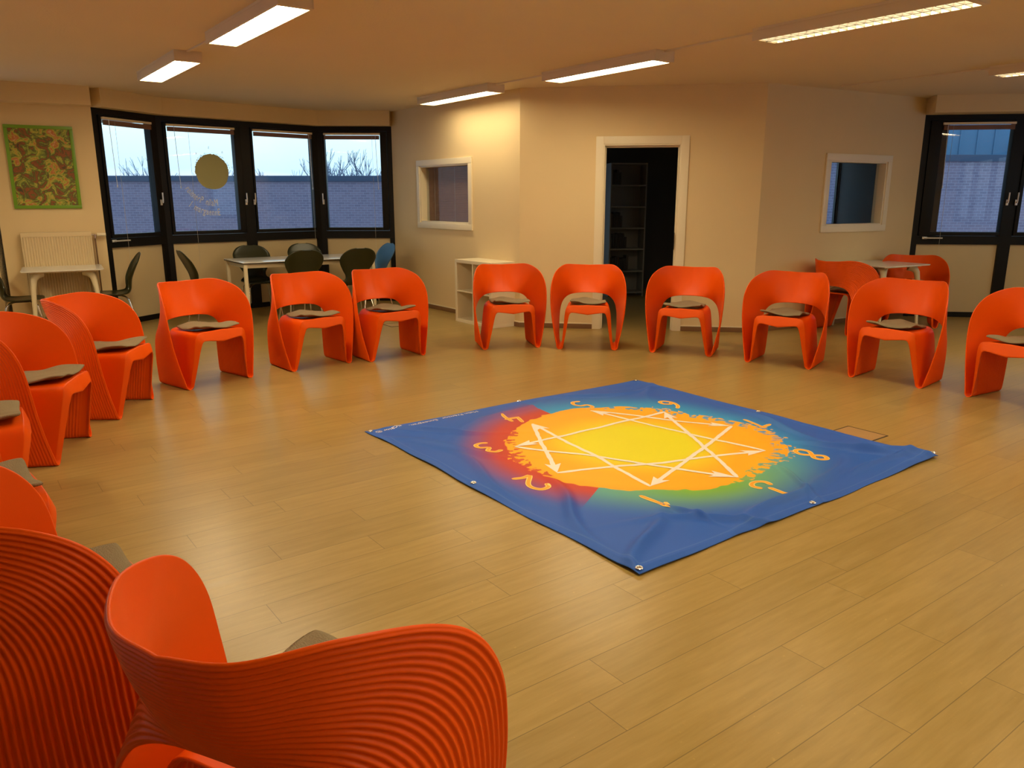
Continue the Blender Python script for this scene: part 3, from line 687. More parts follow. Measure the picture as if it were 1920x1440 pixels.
def cushion_mesh(seed):
    rn = np.random.RandomState(seed); n_ = 40; u = np.linspace(-1, 1, n_)[:, None]; v = np.linspace(-1, 1, n_)[None, :]
    # rounded-square outline with soft ears at the corners
    a = .19; X = a * u * (1 - .08 * (1 - np.abs(v) ** 3)) + 0 * v; Y = a * v * (1 - .08 * (1 - np.abs(u) ** 3)) + 0 * u
    cr_ = (np.abs(u) * np.abs(v)) ** 6; X = X * (1 - .07 * cr_); Y = Y * (1 - .07 * cr_)
    yy = (Y + .21); k = np.clip(1 - (np.abs(X) / .20) ** 2, 0, 1)
    zs_ = .470 * (1 - yy / .42) + .455 * (yy / .42) + .004 - k * np.sin(np.clip(yy / .42, 0, 1) * math.pi) * .018
    zs_ = zs_ - .008 * (np.abs(X) / .18) ** 2 + .006
    ph = rn.uniform(0, 6, 4); ed = np.maximum(np.abs(u), np.abs(v)) ** 3
    zs_ = zs_ + ed * (.014 + .017 * np.sin(3 * np.arctan2(v + 0 * u, u + 0 * v) + ph[0])) + .0015 * np.sin(9 * u + ph[1]) * np.sin(8 * v + ph[2]) + np.clip(.9 * (yy - .38), 0, 1) * 0
    bot = np.stack([X, Y, zs_], -1); puff = .016 * (1 - ed ** 2) + .008; top = bot + np.array([0, 0, 1]) * puff[..., None]
    off = np.array([0, -.28 + .128, 0]); return sheet('seat_cushion', top + off, bot + off, M['felt'], rim=.3)
cush = [cushion_mesh(s_) for s_ in (1, 2, 3)]

CH = []
def front_pair(a, b): A, B = at(*a), at(*b); return ((A + B) / 2, math.atan2(-(B - A).x, (B - A).y))
def add_chair(front_mid, face, label, clabel, ring=True, var=0, crot=0.0):
    """front_mid: floor point between the front feet, face: direction the sitter looks"""
    c = Vector((front_mid[0], front_mid[1], 0)) - Vector((math.cos(face), math.sin(face), 0)) * .28
    o = bpy.data.objects.new('orange_armchair', chair_me); COL.objects.link(o); o.location = (c.x, c.y, 0); o.rotation_euler = (0, 0, face + R(90))
    tag(o, label, 'chair', 'moulded orange chairs set out in a ring' if ring else 'moulded orange chairs at the corner table')
    if clabel:
        k = bpy.data.objects.new('seat_cushion', cush[var % 3]); COL.objects.link(k); k.location = (c.x, c.y, 0); k.rotation_euler = (0, 0, face + R(90))
        tag(k, clabel, 'cushion', 'thin felt cushions on the orange chairs')
    return o
ring = [
 ((-.33, 1.55), R(66), 'orange ribbed chair nearest the viewer, seen from behind at the bottom of the picture', 'grey cushion barely showing beyond the back of the nearest orange chair'),
 ((-1.10, 1.98), R(44), 'orange ribbed chair cut by the bottom left corner, its back towards the viewer', 'grey cushion corner on the chair in the bottom left corner'),
 ((-1.85, 2.73), R(42), 'orange chair mostly outside the left edge, just above the bottom left corner chair', 'grey cushion at the left edge directly above the corner chair'),
 ((-2.475, 3.66), R(33), 'orange chair cut by the left edge, third from the bottom left corner', 'grey cushion cut by the left edge, on the third chair up'),
]
for i, (p, f, l, cl_) in enumerate(ring): add_chair(p, f, l, cl_, var=i)
pix = [
 (((110, 873), (172, 818)), 'orange chair at the left side whose ribbed arm the picture edge cuts', 'flat grey cushion on the ribbed chair left of the one below the small table'),
 (((222, 789), (291, 746)), 'orange chair in side view in front of the small white table', 'grey-brown cushion on the side-view chair in front of the small white table'),
 (((355, 732), (473, 708)), 'orange chair below the bay windows, nearest of the three left of the cube shelf', 'wavy cushion on the nearest chair below the bay windows'),
 (((553, 697), (655, 681)), 'orange chair in front of the long table, arm touching the chair to its right', 'cushion on the left one of the two touching chairs'),
 (((697, 679), (795, 666)), 'orange chair touching its left neighbour, at the right end of the long table', 'cushion on the right one of the two touching chairs'),
 (((912, 656), (1007, 652)), 'orange chair in front of the white cube shelf', 'cushion on the chair in front of the white cube shelf'),
 (((1051, 655), (1150, 657)), 'orange chair facing straight ahead at the left jamb of the doorway', 'cushion on the chair at the left jamb of the doorway'),
 (((1222, 661), (1329, 669)), 'orange chair at the right jamb of the doorway', 'cushion on the chair at the right jamb of the doorway'),
 (((1399, 679), (1517, 693)), 'orange chair in front of the beige corner right of the doorway', 'cushion on the chair before the beige corner right of the doorway'),
 (((1592, 707), (1726, 729)), 'large orange chair in front of the corner table on the right', 'cushion on the chair in front of the corner table'),
 (((1812, 744), (1962, 776)), 'orange chair cut by the right edge of the picture', 'cushion on the chair cut by the right edge'),
]
for i, (q, l, cl_) in enumerate(pix):
    m_, f = front_pair(*q); add_chair(m_, f, l, cl_, var=i + 1)

# ------------------------------------------------------------------ tables
def small_table(c, rz, wx, wy, label, h=.755):
    root = empty('small_table', (c[0], c[1], 0), rz); tag(root, label, 'table', 'small white tables')
    bm = bmesh.new(); poly = rounded(wx, wy, .05); prism(bm, poly, h - .012, h)
    bmesh.ops.bevel(bm, geom=[e_ for e_ in bm.edges if abs(e_.verts[0].co.z - e_.verts[1].co.z) < 1e-5 and e_.verts[0].co.z < h - .005], offset=.006, segments=2, affect='EDGES')
    finish('table_top', bm, M['tabletop'], root)
    for sx in (-1, 1):
        for sy in (-1, 1):
            bm = bmesh.new(); x, y = sx * (wx / 2 - .11), sy * (wy / 2 - .11); ox, oy = sx * .045, sy * .045
            # leg flares into the top like a small trumpet arch
            pts = [(x + ox, y + oy, 0), (x + ox * .7, y + oy * .7, .25), (x + ox * .35, y + oy * .35, .55), (x, y, .66), (x - ox * .5, y - oy * .5, .70), (x - ox * 1.3, y - oy * 1.3, h - .026)]
            tube(bm, pts, [.017, .021, .026, .033, .043, .058], 14)
            for v in bm.verts: v.co.z = min(v.co.z, h - .013)
            finish('leg', bm, M['tableleg'], root)
    bm = bmesh.new(); box(bm, -wx / 2 + .08, wx / 2 - .08, -wy / 2 + .08, wy / 2 - .08, h - .028, h - .012, .004); finish('under_frame', bm, M['tableleg'], root)
    return root
def line_table(n0, n1, depth, h=.76):
    a, b = at(*n0, h), at(*n1, h); d = (b - a); L = d.length; ang = math.atan2(d.y, d.x); nn = Vector((-math.sin(ang), math.cos(ang), 0)); c = (a + b) / 2 + nn * depth / 2
    return (c.x, c.y), ang, L
c, ang, L = line_table((50, 511), (213, 502), .72, .755)
ST = (c, R(30), .78)
small_table(c, R(30), .78, .74, 'small square white table in front of the radiator')
c2, ang2, L2_ = line_table((1657, 499), (1740, 492), .62, .755)
RT = ((4.35, 9.21), R(29), .82)
small_table(RT[0], RT[1], .82, .76, 'white table in the right corner between two orange chairs')
ca = at(455, 492.5, .755); cb = at(705, 481, .755); d = cb - ca; angL = math.atan2(d.y, d.x); LL = d.length; nn = Vector((-math.sin(angL), math.cos(angL), 0)); LT = (ca + cb) / 2 + nn * .40
root = empty('long_table', (LT.x, LT.y, 0), angL); tag(root, 'long white dining table with dark edge under the bay windows', 'table')
bm = bmesh.new(); box(bm, -LL / 2, LL / 2, -.40, .40, .735, .753, .002); finish('table_top', bm, M['tabletop'], root)
bm = bmesh.new(); box(bm, -LL / 2 - .001, LL / 2 + .001, -.401, .401, .733, .745, .002); finish('edge_band', bm, M['darkedge'], root)
bm = bmesh.new()
for y in (-.36, .34): box(bm, -LL / 2 + .05, LL / 2 - .05, y, y + .02, .68, .733)
for x in (-LL / 2 + .04, LL / 2 - .06): box(bm, x, x + .02, -.36, .36, .68, .733)
finish('apron', bm, M['tableleg'], root, smooth=False)
for sx in (-1, 1):
    for sy in (-1, 1):
        bm = bmesh.new(); x, y = sx * (LL / 2 - .035), sy * .37; box(bm, x - .02, x + .02, y - .02, y + .02, 0, .733, .004); finish('leg', bm, M['tableleg'], root)

# ------------------------------------------------------------------ shell chairs
def shell_mesh():
    # side profile: front of seat -> back top   (y, z, half width, side lift)
    P = [(-.21, .435, .175, .000), (-.20, .452, .195, .000), (-.12, .450, .210, .004), (0, .438, .212, .010), (.09, .432, .200, .016), (.155, .445, .172, .022), (.185, .49, .142, .026), (.195, .55, .142, .030),
         (.205, .61, .180, .030), (.230, .68, .220, .026), (.260, .75, .238, .022), (.286, .805, .219, .016), (.303, .848, .182, .010), (.314, .877, .128, .005), (.320, .893, .055, .001)]
    P = cr_interp(P, 5); n_ = len(P); nv = 25; v = np.linspace(-1, 1, nv); dy = np.gradient(P[:, 0]); dz = np.gradient(P[:, 1]); l = np.hypot(dy, dz); ny, nz = -dz / l, dy / l
    G = np.zeros((n_, nv, 3))
    for i in range(n_):
        G[i, :, 0] = P[i, 2] * np.sin(v * math.pi / 2) ; lift = P[i, 3] * v ** 2 * 1.6; G[i, :, 1] = P[i, 0] + ny[i] * lift; G[i, :, 2] = P[i, 1] + nz[i] * lift
    N = normals_of(G); N = N if N[5, nv // 2, 2] > 0 else -N
    return G, G - N * .007
SG = shell_mesh(); shell_me = sheet('seat_shell', SG[0], SG[1], M['shell'], rim=.3)
chair_parts = []
def shell_chair(c, face, label, first=[None], group='dark shell chairs around the tables', blue=False):
    if first[0] is None:
        root = empty('shell_chair'); s_ = bpy.data.objects.new('seat_shell', shell_me); COL.objects.link(s_); s_.parent = root
        for sx in (-1, 1):
            for sy in (-1, 1):
                bm = bmesh.new(); tube(bm, [(sx * .06, sy * .05, .424), (sx * .13, sy * .11, .412), (sx * .165, sy * .145, .38), (sx * .215, sy * .215 + .01, .012)], .0095, 8)
                cyl(bm, (sx * .216, sy * .217 + .01, 0), (sx * .216, sy * .217 + .01, .014), .013, 10); finish('leg', bm, M['chrome'], root)
        bm = bmesh.new(); box(bm, -.09, .09, -.08, .08, .414, .430, .005); finish('mounting_plate', bm, M['darkedge'], root)
        first[0] = root; o = root
    else:
        o = first[0].copy(); COL.objects.link(o)
        for ch in first[0].children:
            k = ch.copy(); COL.objects.link(k); k.parent = o
            if blue and 'shell' in ch.name:  # recolours the shell to carry the sky sheen
                me = ch.data.copy(); me.materials.clear(); me.materials.append(M['sky_sheen']); k.data = me; k['label'] = 'blue moulded shell'
    o.location = (c[0], c[1], 0); o.rotation_euler = (0, 0, face + R(90)); tag(o, label, 'chair', group); return o
def rel(c, ang, x, y): return (c[0] + math.cos(ang) * x - math.sin(ang) * y, c[1] + math.sin(ang) * x + math.cos(ang) * y)
shell_chair(rel(ST[0], ST[1], -.42, -.05), ST[1], 'dark shell chair at the left end of the small table, cut by the picture edge', group='shell chairs at the small table')
shell_chair(rel(ST[0], ST[1], .47, .05), ST[1] + math.pi, 'dark shell chair at the right end of the small table', group='shell chairs at the small table')
lt = (LT.x, LT.y)
shell_chair(rel(lt, angL, -LL / 2 - .28, .12), angL, 'dark shell chair at the left end of the long table, in profile')
shell_chair(rel(lt, angL, -.20, -.42), angL + R(90), 'dark shell chair seen from behind, left one on the near side of the long table')
shell_chair(rel(lt, angL, .50, -.42), angL + R(90), 'dark shell chair seen from behind, right one on the near side of the long table')
shell_chair(rel(lt, angL, -.45, .38), angL - R(90), 'dark green shell chair, left one on the window side of the long table')
shell_chair(rel(lt, angL, .28, .38), angL - R(90), 'dark green shell chair, right one on the window side of the long table')
shell_chair(rel(lt, angL, LL / 2 + .12, .05), angL + math.pi, 'dark shell chair tinted blue for sky sheen at the right end of the long table by the office wall', blue=True)

# orange chairs at the corner table
add_chair((3.97, 9.0), R(31), 'orange ribbed chair turned away from the viewer, left of the corner table', 'cushion on the orange chair turned away at the corner table', ring=False)
add_chair((4.75, 9.17), R(-111), 'dark-lit orange chair behind the corner table under the right window', 'cushion on the orange chair behind the corner table', ring=False, var=1)

# ------------------------------------------------------------------ cube shelf
p_l, p_m, p_r = at(848, 600), at(921, 616.5), at(972, 609.5)
d = (p_m - p_l); angK = math.atan2(d.y, d.x)
KW, KD, KH = .77, .39, .77
kx = p_m - Vector((math.cos(angK), math.sin(angK), 0)) * KW
root = empty('cube_shelf', (kx.x, kx.y, 0), angK); tag(root, 'white cube shelf with four compartments against the office wall', 'shelf')
bm = bmesh.new(); T = .04
box(bm, 0, KW, 0, KD, KH - T, KH, .001); box(bm, 0, KW, 0, KD, 0, T, .001); box(bm, 0, T, 0, KD, T, KH - T, .001); box(bm, KW - T, KW, 0, KD, T, KH - T, .001)
finish('carcass', bm, M['white'], root)
bm = bmesh.new(); box(bm, KW / 2 - .008, KW / 2 + .008, .002, KD, T, KH - T, .001); finish('upright_divider', bm, M['white'], root)
bm = bmesh.new(); box(bm, T, KW / 2 - .008, .002, KD, KH / 2 - .008, KH / 2 + .008, .001); box(bm, KW / 2 + .008, KW - T, .002, KD, KH / 2 - .008, KH / 2 + .008, .001); finish('shelf_board', bm, M['white'], root)

# ------------------------------------------------------------------ radiator and picture on the pier wall
def pier(px, py): return on_wall(px, py, LW, P0)
r0 = pier(38, 436); r1 = pier(170, 434); RL, RZ1 = r1[0] - r0[0], (r0[1] + r1[1]) / 2
root = empty('radiator'); place(root, LW, P0); tag(root, 'cream panel radiator on the wall behind the small table', 'radiator')
bm = bmesh.new(); X0, X1 = r0[0], r1[0]; Z0_, Z1_ = .18, RZ1
n_ = 26; pts = []
for k in range(n_ * 6 + 1):
    t = k / (n_ * 6); pts.append((X0 + (X1 - X0) * t, -.095 - .009 * (.5 + .5 * math.cos(2 * math.pi * n_ * t)) ** .6 * (0 if t < .01 or t > .99 else 1)))
a = [bm.verts.new((x, y, Z0_ + .04)) for x, y in pts]; b = [bm.verts.new((x, y, Z1_ - .05)) for x, y in pts]
for k in range(len(pts) - 1): bm.faces.new((a[k], a[k + 1], b[k + 1], b[k]))
box(bm, X0, X1, -.106, -.03, Z1_ - .05, Z1_, .006); box(bm, X0, X1, -.106, -.03, Z0_, Z0_ + .04, .006); box(bm, X0, X0 + .012, -.104, -.03, Z0_ + .02, Z1_ - .02, .003); box(bm, X1 - .012, X1, -.104, -.03, Z0_ + .02, Z1_ - .02, .003); box(bm, X0 + .01, X1 - .01, -.085, -.03, Z0_ + .03, Z1_ - .03)
finish('panel', bm, M['rad'], root)
bm = bmesh.new(); zc_ = Z1_ - .035; cyl(bm, (X1, -.068, zc_), (X1 + .055, -.068, zc_), .011); cyl(bm, (X1 + .035, -.068, zc_ - .04), (X1 + .035, -.068, zc_ + .005), .014); valve = finish('valve', bm, M['chrome'], root)
bm = bmesh.new(); cyl(bm, (X1 + .06, -.068, zc_), (X1 + .15, -.068, zc_), .019, 20); finish('thermostat_knob', bm, M['white'], valve)
bm = bmesh.new(); tube(bm, [(X1 + .035, -.068, zc_ - .03), (X1 + .037, -.068, .3), (X1 + .037, -.068, 0)], .008, 8); finish('pipe', bm, M['copper'], root)
bm = bmesh.new(); box(bm, X0 + .1, X0 + .13, -.032, 0, Z0_ + .1, Z1_ - .1); box(bm, X1 - .13, X1 - .1, -.032, 0, Z0_ + .1, Z1_ - .1); finish('wall_bracket', bm, M['rad'], root)

pq = [pier(8, 234), pier(137, 237), pier(24, 391), pier(152, 391)]
px0, px1 = (pq[0][0] + pq[2][0]) / 2, (pq[1][0] + pq[3][0]) / 2; pz0, pz1 = (pq[2][1] + pq[3][1]) / 2, (pq[0][1] + pq[1][1]) / 2
root = empty('framed_picture'); place(root, LW, P0); tag(root, 'green-framed picture of red and green leaves above the radiator', 'picture')
bm = bmesh.new(); fw = .035
for a_, b_, c_, d_ in ((px0, px1, pz1 - fw, pz1), (px0, px1, pz0, pz0 + fw), (px0, px0 + fw, pz0 + fw, pz1 - fw), (px1 - fw, px1, pz0 + fw, pz1 - fw)): box(bm, a_, b_, -.03, -.002, c_, d_, .004)
finish('picture_frame', bm, M['green'], root)
bm = bmesh.new(); box(bm, px0 + fw - .004, px1 - fw + .004, -.020, -.010, pz0 + fw - .004, pz1 - fw + .004); finish('print', bm, M['picture'], root, smooth=False)

# ------------------------------------------------------------------ floor hatches
def hatch(c, ang, wx, wy, label):
    root = empty('floor_hatch', (c[0], c[1], 0), ang); tag(root, label, 'floor hatch', 'floor socket hatches'); bm = bmesh.new(); t = .008
    for a_, b_, c_, d_ in ((-wx / 2, wx / 2, -wy / 2, -wy / 2 + t), (-wx / 2, wx / 2, wy / 2 - t, wy / 2), (-wx / 2, -wx / 2 + t, -wy / 2 + t, wy / 2 - t), (wx / 2 - t, wx / 2, -wy / 2 + t, wy / 2 - t)): box(bm, a_, b_, c_, d_, 0, .003)
    finish('rim', bm, M['groove'], root, smooth=False); bm = bmesh.new(); box(bm, -wx / 2 + t, wx / 2 - t, -wy / 2 + t, wy / 2 - t, 0, .002); finish('lid', bm, M['hatchlid'], root, smooth=False)
BA = Vector((math.cos(GR), math.sin(GR), 0)); BB = Vector((math.sin(GR), -math.cos(GR), 0))
hc = at(1590, 799) - BA * .12 + BB * .14
hatch((hc.x, hc.y), GR, .24, .28, 'floor hatch half hidden under the far right edge of the blue banner')
hc = at(742, 609); hatch((hc.x, hc.y), GR, .24, .24, 'floor hatch seen under the right one of the two touching orange chairs')

# ------------------------------------------------------------------ the printed banner
BC = Vector((.782, 4.629, 0)); HS = 1.25
X_ = -BA; Y_ = BB                      # reading frame of the print: 9 at the top
def hgt(x, y):
    """soft folds of the cloth, metres, (x, y) in the reading frame"""
    rr2 = np.maximum(np.abs(x), np.abs(y)) / HS; z = np.zeros_like(x)
    for k, (a_, f_, ph, am) in enumerate(((.9, 5.2, .3, .0026), (2.3, 7.1, 1.7, .0022), (.2, 9.5, 2.9, .0016), (1.5, 12.0, .8, .0014))):
        u = x * math.cos(a_) + y * math.sin(a_); w_ = -x * math.sin(a_) + y * math.cos(a_); z += am * np.sin(f_ * u + 1.3 * np.sin(2.1 * w_ + ph) + ph)
    z *= .35 + .65 * np.clip(rr2, 0, 1) ** 2
    def fold(cx, cy, ang, ln, wd, am):
        u = (x - cx) * math.cos(ang) + (y - cy) * math.sin(ang); w_ = -(x - cx) * math.sin(ang) + (y - cy) * math.cos(ang) + .05 * np.sin(6 * u)
        return am * np.exp(-(u / ln) ** 2) * np.exp(-(w_ / wd) ** 2)
    for f_ in ((1.02, .55, 1.2, .35, .030, .016), (1.0, 1.05, .7, .3, .035, .018), (.55, 1.1, 2.6, .35, .028, .014), (.1, 1.12, .25, .45, .03, .014), (-.45, 1.05, .5, .3, .03, .012), (-.95, .9, 2.2, .3, .03, .018), (-1.1, 1.1, 2.5, .22, .03, .022),
               (-1.05, .3, 1.4, .4, .03, .012), (1.0, -.6, 2.1, .4, .04, .014), (.9, -1.0, 2.4, .35, .03, .016), (.3, -1.0, .3, .4, .035, .010), (-.5, -1.05, 2.9, .45, .03, .012), (-1.05, -.9, .9, .3, .04, .010), (.62, .95, 1.9, .12, .014, .014), (-.2, 1.0, 1.2, .25, .02, .012), (1.1, -.1, 1.5, .4, .03, .010), (-.9, 1.12, .1, .3, .022, .012)):
        z += fold(*f_)
    edge = np.clip((1 - rr2) / .02, 0, 1)
    return .0045 + 2.0 * np.maximum(z + .004, 0) * (.45 + .55 * edge)
n_ = 520; g = np.linspace(-HS, HS, n_); GX, GY = np.meshgrid(g, g, indexing='ij'); Z = hgt(GX, GY)
# slightly wavy outline
wav = lambda t, p: .006 * np.sin(4 * t + p) + .004 * np.sin(11 * t + 2 * p)
GX2 = GX + wav(GY, 1) * (np.abs(GX) / HS) ** 6 * np.sign(GX); GY2 = GY + wav(GX, 2) * (np.abs(GY) / HS) ** 6 * np.sign(GY)
top = np.stack([GX2, GY2, Z], -1); bot = top.copy(); bot[..., 2] = np.maximum(Z - .0035, .0006)
me = sheet('banner', top, bot, M['floor'], rim=0.0); nvt = len(me.vertices)
def vnoise(x, y, seed, f):
    rn = np.random.RandomState(seed); T = rn.rand(64, 64); xs = (x * f) % 64; ys = (y * f) % 64; xi = np.floor(xs).astype(int); yi = np.floor(ys).astype(int); fx = xs - xi; fy = ys - yi
    fx = fx * fx * (3 - 2 * fx); fy = fy * fy * (3 - 2 * fy); a = T[xi % 64, yi % 64]; b = T[(xi + 1) % 64, yi % 64]; c = T[xi % 64, (yi + 1) % 64]; d_ = T[(xi + 1) % 64, (yi + 1) % 64]
    return (a * (1 - fx) + b * fx) * (1 - fy) + (c * (1 - fx) + d_ * fx) * fy
def L3(*c): return np.array(lin(*c)[:3])
def banner_col(x, y):
    r = np.hypot(x, y); th = np.degrees(np.arctan2(y, x)) % 360      # x right, y up (9 at 90 deg)
    sm = lambda a, b, v: (lambda t: t * t * (3 - 2 * t))(np.clip((v - a) / (b - a), 0, 1))
    base = L3(36, 90, 188)[None, None] * np.ones(x.shape + (1,))
    cyan = L3(45, 155, 215); green = L3(120, 178, 60); red = L3(196, 62, 44); purple = L3(110, 66, 120)
    # sectors of the glow: in this frame angle of node n is 90-40*(n%9)
    adiff = lambda c: np.abs((th - c + 180) % 360 - 180)
    g1 = (1 - sm(.80, 1.22, r))[..., None]
    # red from between 4 and 5 (angle 270-) to between 1 and 2
    isred = ((th < 31) | (th > 271))
    col_g = np.where(isred[..., None], red, cyan * np.ones(x.shape + (1,)))
    wg = np.clip(1.15 - np.abs(((th - 72 + 180) % 360) - 180) / 60.0, 0, 1) ** .8; gg = (wg * (~isred))[..., None]
    col_g = col_g * (1 - gg) + green * gg
    fall = np.where(isred[..., None], (1 - sm(.90, 1.14, r))[..., None], g1 ** 1.3)
    c = base * (1 - fall) + col_g * fall
    pw = (isred * sm(.85, 1.0, r) * (1 - sm(1.0, 1.2, r)))[..., None] * .35; c = c * (1 - pw) + purple * pw
    # disc with a torn brush edge
    nz = vnoise(th / 3.0 + 5, r * 14, 3, 1.0); n2 = vnoise(th / 1.3, r * 30, 4, 1.0); n3 = vnoise(x + 9, y + 9, 8, 9)
    ragged = np.clip(1.2 - adiff(203) / 50, 0, 1) + np.clip(1.25 - adiff(125) / 38, 0, 1) * 1.25 + np.clip(1.1 - adiff(338) / 40, 0, 1) * .9 + np.clip(1.0 - adiff(165) / 40, 0, 1) * .9
    re = .83 + .02 * np.sin(R(1) * 3 * th + 1) + .10 * np.clip(1 - adiff(158) / 45, 0, 1) ** .8 + (nz - .5) * .03 + (n3 - .5) * .03
    inside = 1 - sm(-.004, .004, r - re)
    streak = ((n2 > .62) & (r > re - .02 - .075 * np.clip(ragged, 0, 1)) & (ragged > .25)); inside = inside * (1 - .9 * streak * sm(.0, .05, r - (re - .11)))
    fl = (n2 > .72) & (r > re) & (r < re + .012 + .03 * np.clip(ragged - .4, 0, 1)) & (ragged > .35) & (nz > .55); inside = np.maximum(inside, fl * 1.0)
    orange = L3(250, 178, 22); yel = L3(232, 222, 20); t = (1 - sm(.30, .66, r + (vnoise(x + 3, y + 3, 9, 3) - .5) * .05))[..., None]
    disc = orange * (1 - t) + yel * t; rim_ = sm(.74, .84, r)[..., None] * .25; disc = disc * (1 - rim_) + L3(245, 150, 18) * rim_
    c = c * (1 - inside[..., None]) + disc * inside[..., None]
    # sewn hem: a paler seam line
    m_ = HS - np.maximum(np.abs(x), np.abs(y)); seam = np.exp(-((m_ - .045) / .0022) ** 2)[..., None] * .35; c = c * (1 - seam) + L3(120, 150, 200) * seam
    return c
colg = banner_col(GX, GY); cols = np.ones((nvt, 4), np.float32); cols[:n_ * n_, :3] = colg.reshape(-1, 3); cols[n_ * n_:, :3] = L3(30, 45, 90)
at_ = me.color_attributes.new('print', 'FLOAT_COLOR', 'POINT'); at_.data.foreach_set('color', cols.ravel())
bmz = bpy.data.materials.new('printed_polyester'); bmz.use_nodes = True; nn_ = bmz.node_tree; bb = nn_.nodes['Principled BSDF']; bb.inputs['Roughness'].default_value = .55; bb.inputs['Specular IOR Level'].default_value = .35
an = nn_.nodes.new('ShaderNodeVertexColor'); an.layer_name = 'print'; nn_.links.new(an.outputs['Color'], bb.inputs['Base Color'])
me.materials.clear(); me.materials.append(bmz)
M['ink_white'] = mat('white_ink', lin(240, 232, 225), .55); M['ink_orange'] = mat('orange_ink', lin(250, 165, 35), .55); M['ink_pale'] = mat('pale_yellow_ink', lin(252, 214, 120), .55); M['ink_dark'] = mat('dark_ink', lin(70, 60, 70), .6)
for k in ('ink_white', 'ink_orange', 'ink_pale'): me.materials.append(M[k])
# vector print (arrows, numerals, lettering) draped on the cloth in the same mesh
bmv = bmesh.new()
def hz(x, y): return float(hgt(np.array([[x]]), np.array([[y]]))[0, 0])
def vert(x, y, lift): return bmv.verts.new((x, y, hz(x, y) + lift))
rj = random.Random(11)
def stroke(pts, wd, mi, lift, jitter=0.0, dens=.035):
    P = [Vector(p) for p in pts]; Q = [P[0]]
    for a, b in zip(P, P[1:]):
        k = max(1, int((b - a).length / dens))
        for j in range(1, k + 1):
            q = a.lerp(b, j / k)
            Q.append(q)
    jt = 0.0; rows = []
    for i, q in enumerate(Q):
        d_ = (Q[min(i + 1, len(Q) - 1)] - Q[max(i - 1, 0)]).normalized(); nrm_ = Vector((-d_.y, d_.x)); jt = jt * .85 + rj.uniform(-1, 1) * jitter; w_ = wd * (1 + rj.uniform(-.12, .12) * (jitter > 0)) * (.55 if i in (0, len(Q) - 1) else 1)
        c_ = q + nrm_ * jt * math.sin(math.pi * i / max(1, len(Q) - 1)); rows.append((vert(*(c_ + nrm_ * w_ / 2), lift), vert(*(c_ - nrm_ * w_ / 2), lift)))
    for (a, b), (c_, d_) in zip(rows, rows[1:]):
        try: f = bmv.faces.new((a, b, d_, c_)); f.material_index = mi
        except ValueError: pass
def node(k, r=.77): t = R(90 - 40 * (k % 9)); return Vector((math.cos(t) * r, math.sin(t) * r))
def arrow(a, b, heads=(0, 1), li=0.0):
    A, B = node(a), node(b); d_ = (B - A).normalized(); nr = Vector((-d_.y, d_.x)); stroke([A + d_ * (.05 if 0 in heads else 0), B - d_ * (.05 if 1 in heads else 0)], .026, 1, .0016 + li, .004)
    for hk, (T_, s_) in enumerate(((A, 1), (B, -1))):
        if hk in heads:
            q = [T_, T_ + d_ * s_ * .15 + nr * .048, T_ + d_ * s_ * .118, T_ + d_ * s_ * .15 - nr * .048]; vs = [vert(p.x, p.y, .0019 + li) for p in q]
            for tri in ((0, 1, 2), (0, 2, 3)):
                f = bmv.faces.new([vs[i] for i in tri]); f.material_index = 1
for i, (a, b, hd) in enumerate(((1, 4, (1,)), (4, 2, (1,)), (2, 8, (1,)), (8, 5, (1,)), (5, 7, (1,)), (7, 1, (1,)), (9, 6, (1,)), (6, 3, (1,)), (3, 9, (1,)))): arrow(a, b, hd, i * .00012)
DG = {'1': [[(.25, .70), (.55, 1.0), (.55, .0)]],
      '2': [[(.1, .75), (.25, .97), (.6, 1.0), (.8, .78), (.7, .5), (.15, .05), (.5, .08), (.95, 0)]],
      '3': [[(.15, .95), (.55, 1.0), (.75, .8), (.45, .55), (.8, .38), (.72, .1), (.4, 0), (.1, .1)]],
      '4': [[(.35, 1.0), (.1, .45), (.85, .42)], [(.7, .75), (.6, 0)]],
      '5': [[(.85, 1.0), (.3, .95), (.25, .6), (.65, .58), (.8, .3), (.55, .03), (.1, .05)]],
      '6': [[(.75, 1.0), (.35, .75), (.18, .35), (.35, .03), (.65, .05), (.75, .3), (.5, .48), (.22, .35)]],
      '7': [[(.1, .92), (.85, 1.0), (.45, 0)]],
      '8': [[(.5, .55), (.22, .78), (.4, 1.0), (.68, .92), (.7, .7), (.5, .55), (.22, .28), (.35, .02), (.65, .03), (.78, .28), (.5, .55)]],
      '9': [[(.22, .42), (.14, .16), (.34, 0), (.62, .0), (.84, .16), (.78, .42)], [(.52, .48), (.56, .8), (.62, 1.1)]]}
for k in range(1, 10):
    c_ = node(k, 1.03 if k == 8 else (.975 if k not in (3, 4, 5) else .94)); s_ = .17
    for poly in DG[str(k)]:
        P = np.array(poly); P = cr_interp(P, 4) if len(P) > 2 and k not in (1, 7, 4) else P
        pts = [(c_.x + (p[0] - .5) * s_ * .85, c_.y + (p[1] - .5) * s_ * 1.15) for p in P]; stroke(pts, .030, 3, .0016, 0, .02); stroke(pts, .019, 2, .0020, 0, .02)
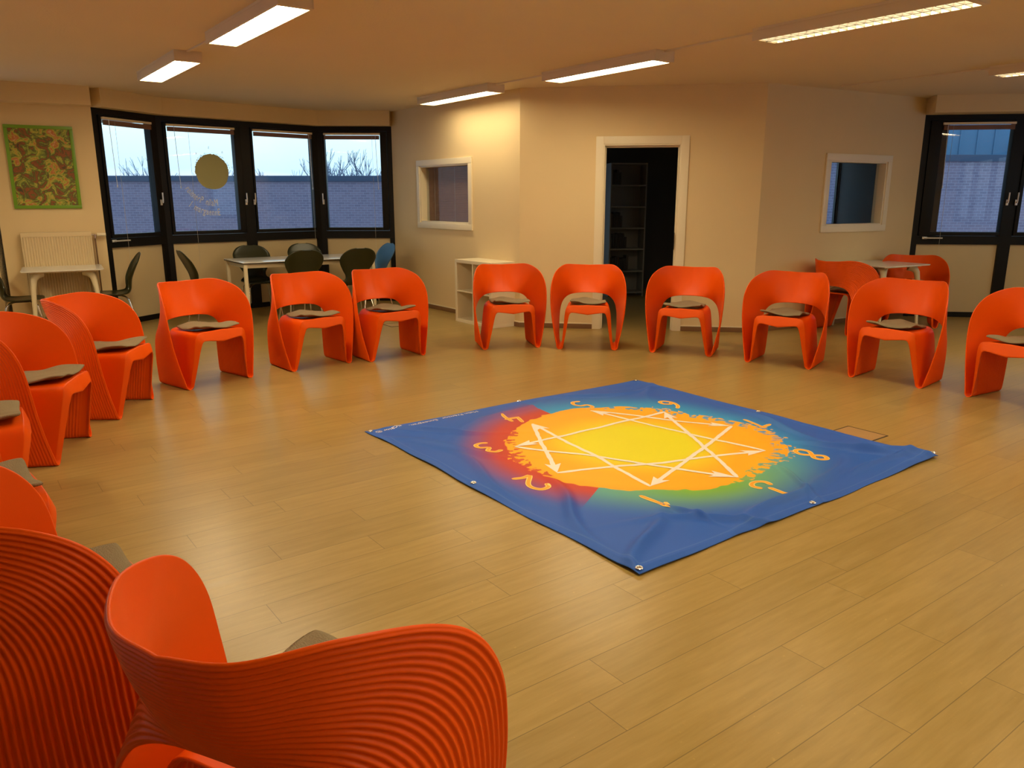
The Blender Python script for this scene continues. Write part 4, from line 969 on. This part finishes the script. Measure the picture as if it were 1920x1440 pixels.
def btext(txt, x, y, size, mi, ang=0.0):
    m2 = to_mesh_text(txt, size); tmp = bmesh.new(); tmp.from_mesh(m2); mp_ = {}
    for v in tmp.verts: mp_[v] = vert(x + v.co.x * math.cos(ang) - v.co.y * math.sin(ang), y + v.co.x * math.sin(ang) + v.co.y * math.cos(ang), .0020)
    for f in tmp.faces:
        try: nf = bmv.faces.new([mp_[v] for v in f.verts]); nf.material_index = mi
        except ValueError: pass
    tmp.free()
btext('Malin Prémior', .40, -1.205, .052, 1); btext('Enneagram Indicator', .735, -1.205, .050, 1); btext('®', 1.165, -1.205, .06, 1)
tmpm = bpy.data.meshes.new('v'); bmesh.ops.recalc_face_normals(bmv, faces=bmv.faces[:])
for f in bmv.faces:
    if f.normal.z < 0: f.normal_flip()
bmv.to_mesh(tmpm); bmv.free()
bmj = bmesh.new(); bmj.from_mesh(me); cl_layer = bmj.verts.layers.float_color.get('print'); bmj.from_mesh(tmpm); bmj.to_mesh(me); bmj.free()
me.polygons.foreach_set('use_smooth', [True] * len(me.polygons))
root = empty('banner', BC, math.atan2(X_.y, X_.x)); tag(root, 'blue square banner on the floor printed with a yellow disc and white arrows', 'banner')
bo = bpy.data.objects.new('cloth', me); COL.objects.link(bo); bo.parent = root
gm = None
for gx, gy in ((-1, -1), (-1, 0), (-1, 1), (0, -1), (0, 1), (1, -1), (1, 0), (1, 1)):
    x, y = gx * (HS - .022), gy * (HS - .022)
    if gm is None:
        bm = bmesh.new(); r1_, r0_ = .017, .009; rings = []
        for rr3, zz in ((r1_, .0), (r1_ - .003, .003), (r0_ + .002, .003), (r0_, .0)): rings.append([bm.verts.new((rr3 * math.cos(2 * math.pi * k / 24), rr3 * math.sin(2 * math.pi * k / 24), zz)) for k in range(24)])
        for a, b in zip(rings, rings[1:]):
            for k in range(24): bm.faces.new((a[k], a[(k + 1) % 24], b[(k + 1) % 24], b[k]))
        hub = [bm.verts.new((r0_ * math.cos(2 * math.pi * k / 24), r0_ * math.sin(2 * math.pi * k / 24), .0004)) for k in range(24)]; f = bm.faces.new(hub); f.material_index = 1
        gm = finish('grommet', bm, [M['reedge'], M['skirt']], root); o = gm
    else: o = gm.copy(); COL.objects.link(o); o.parent = root
    o.location = (x, y, hz(x, y) + .0022)
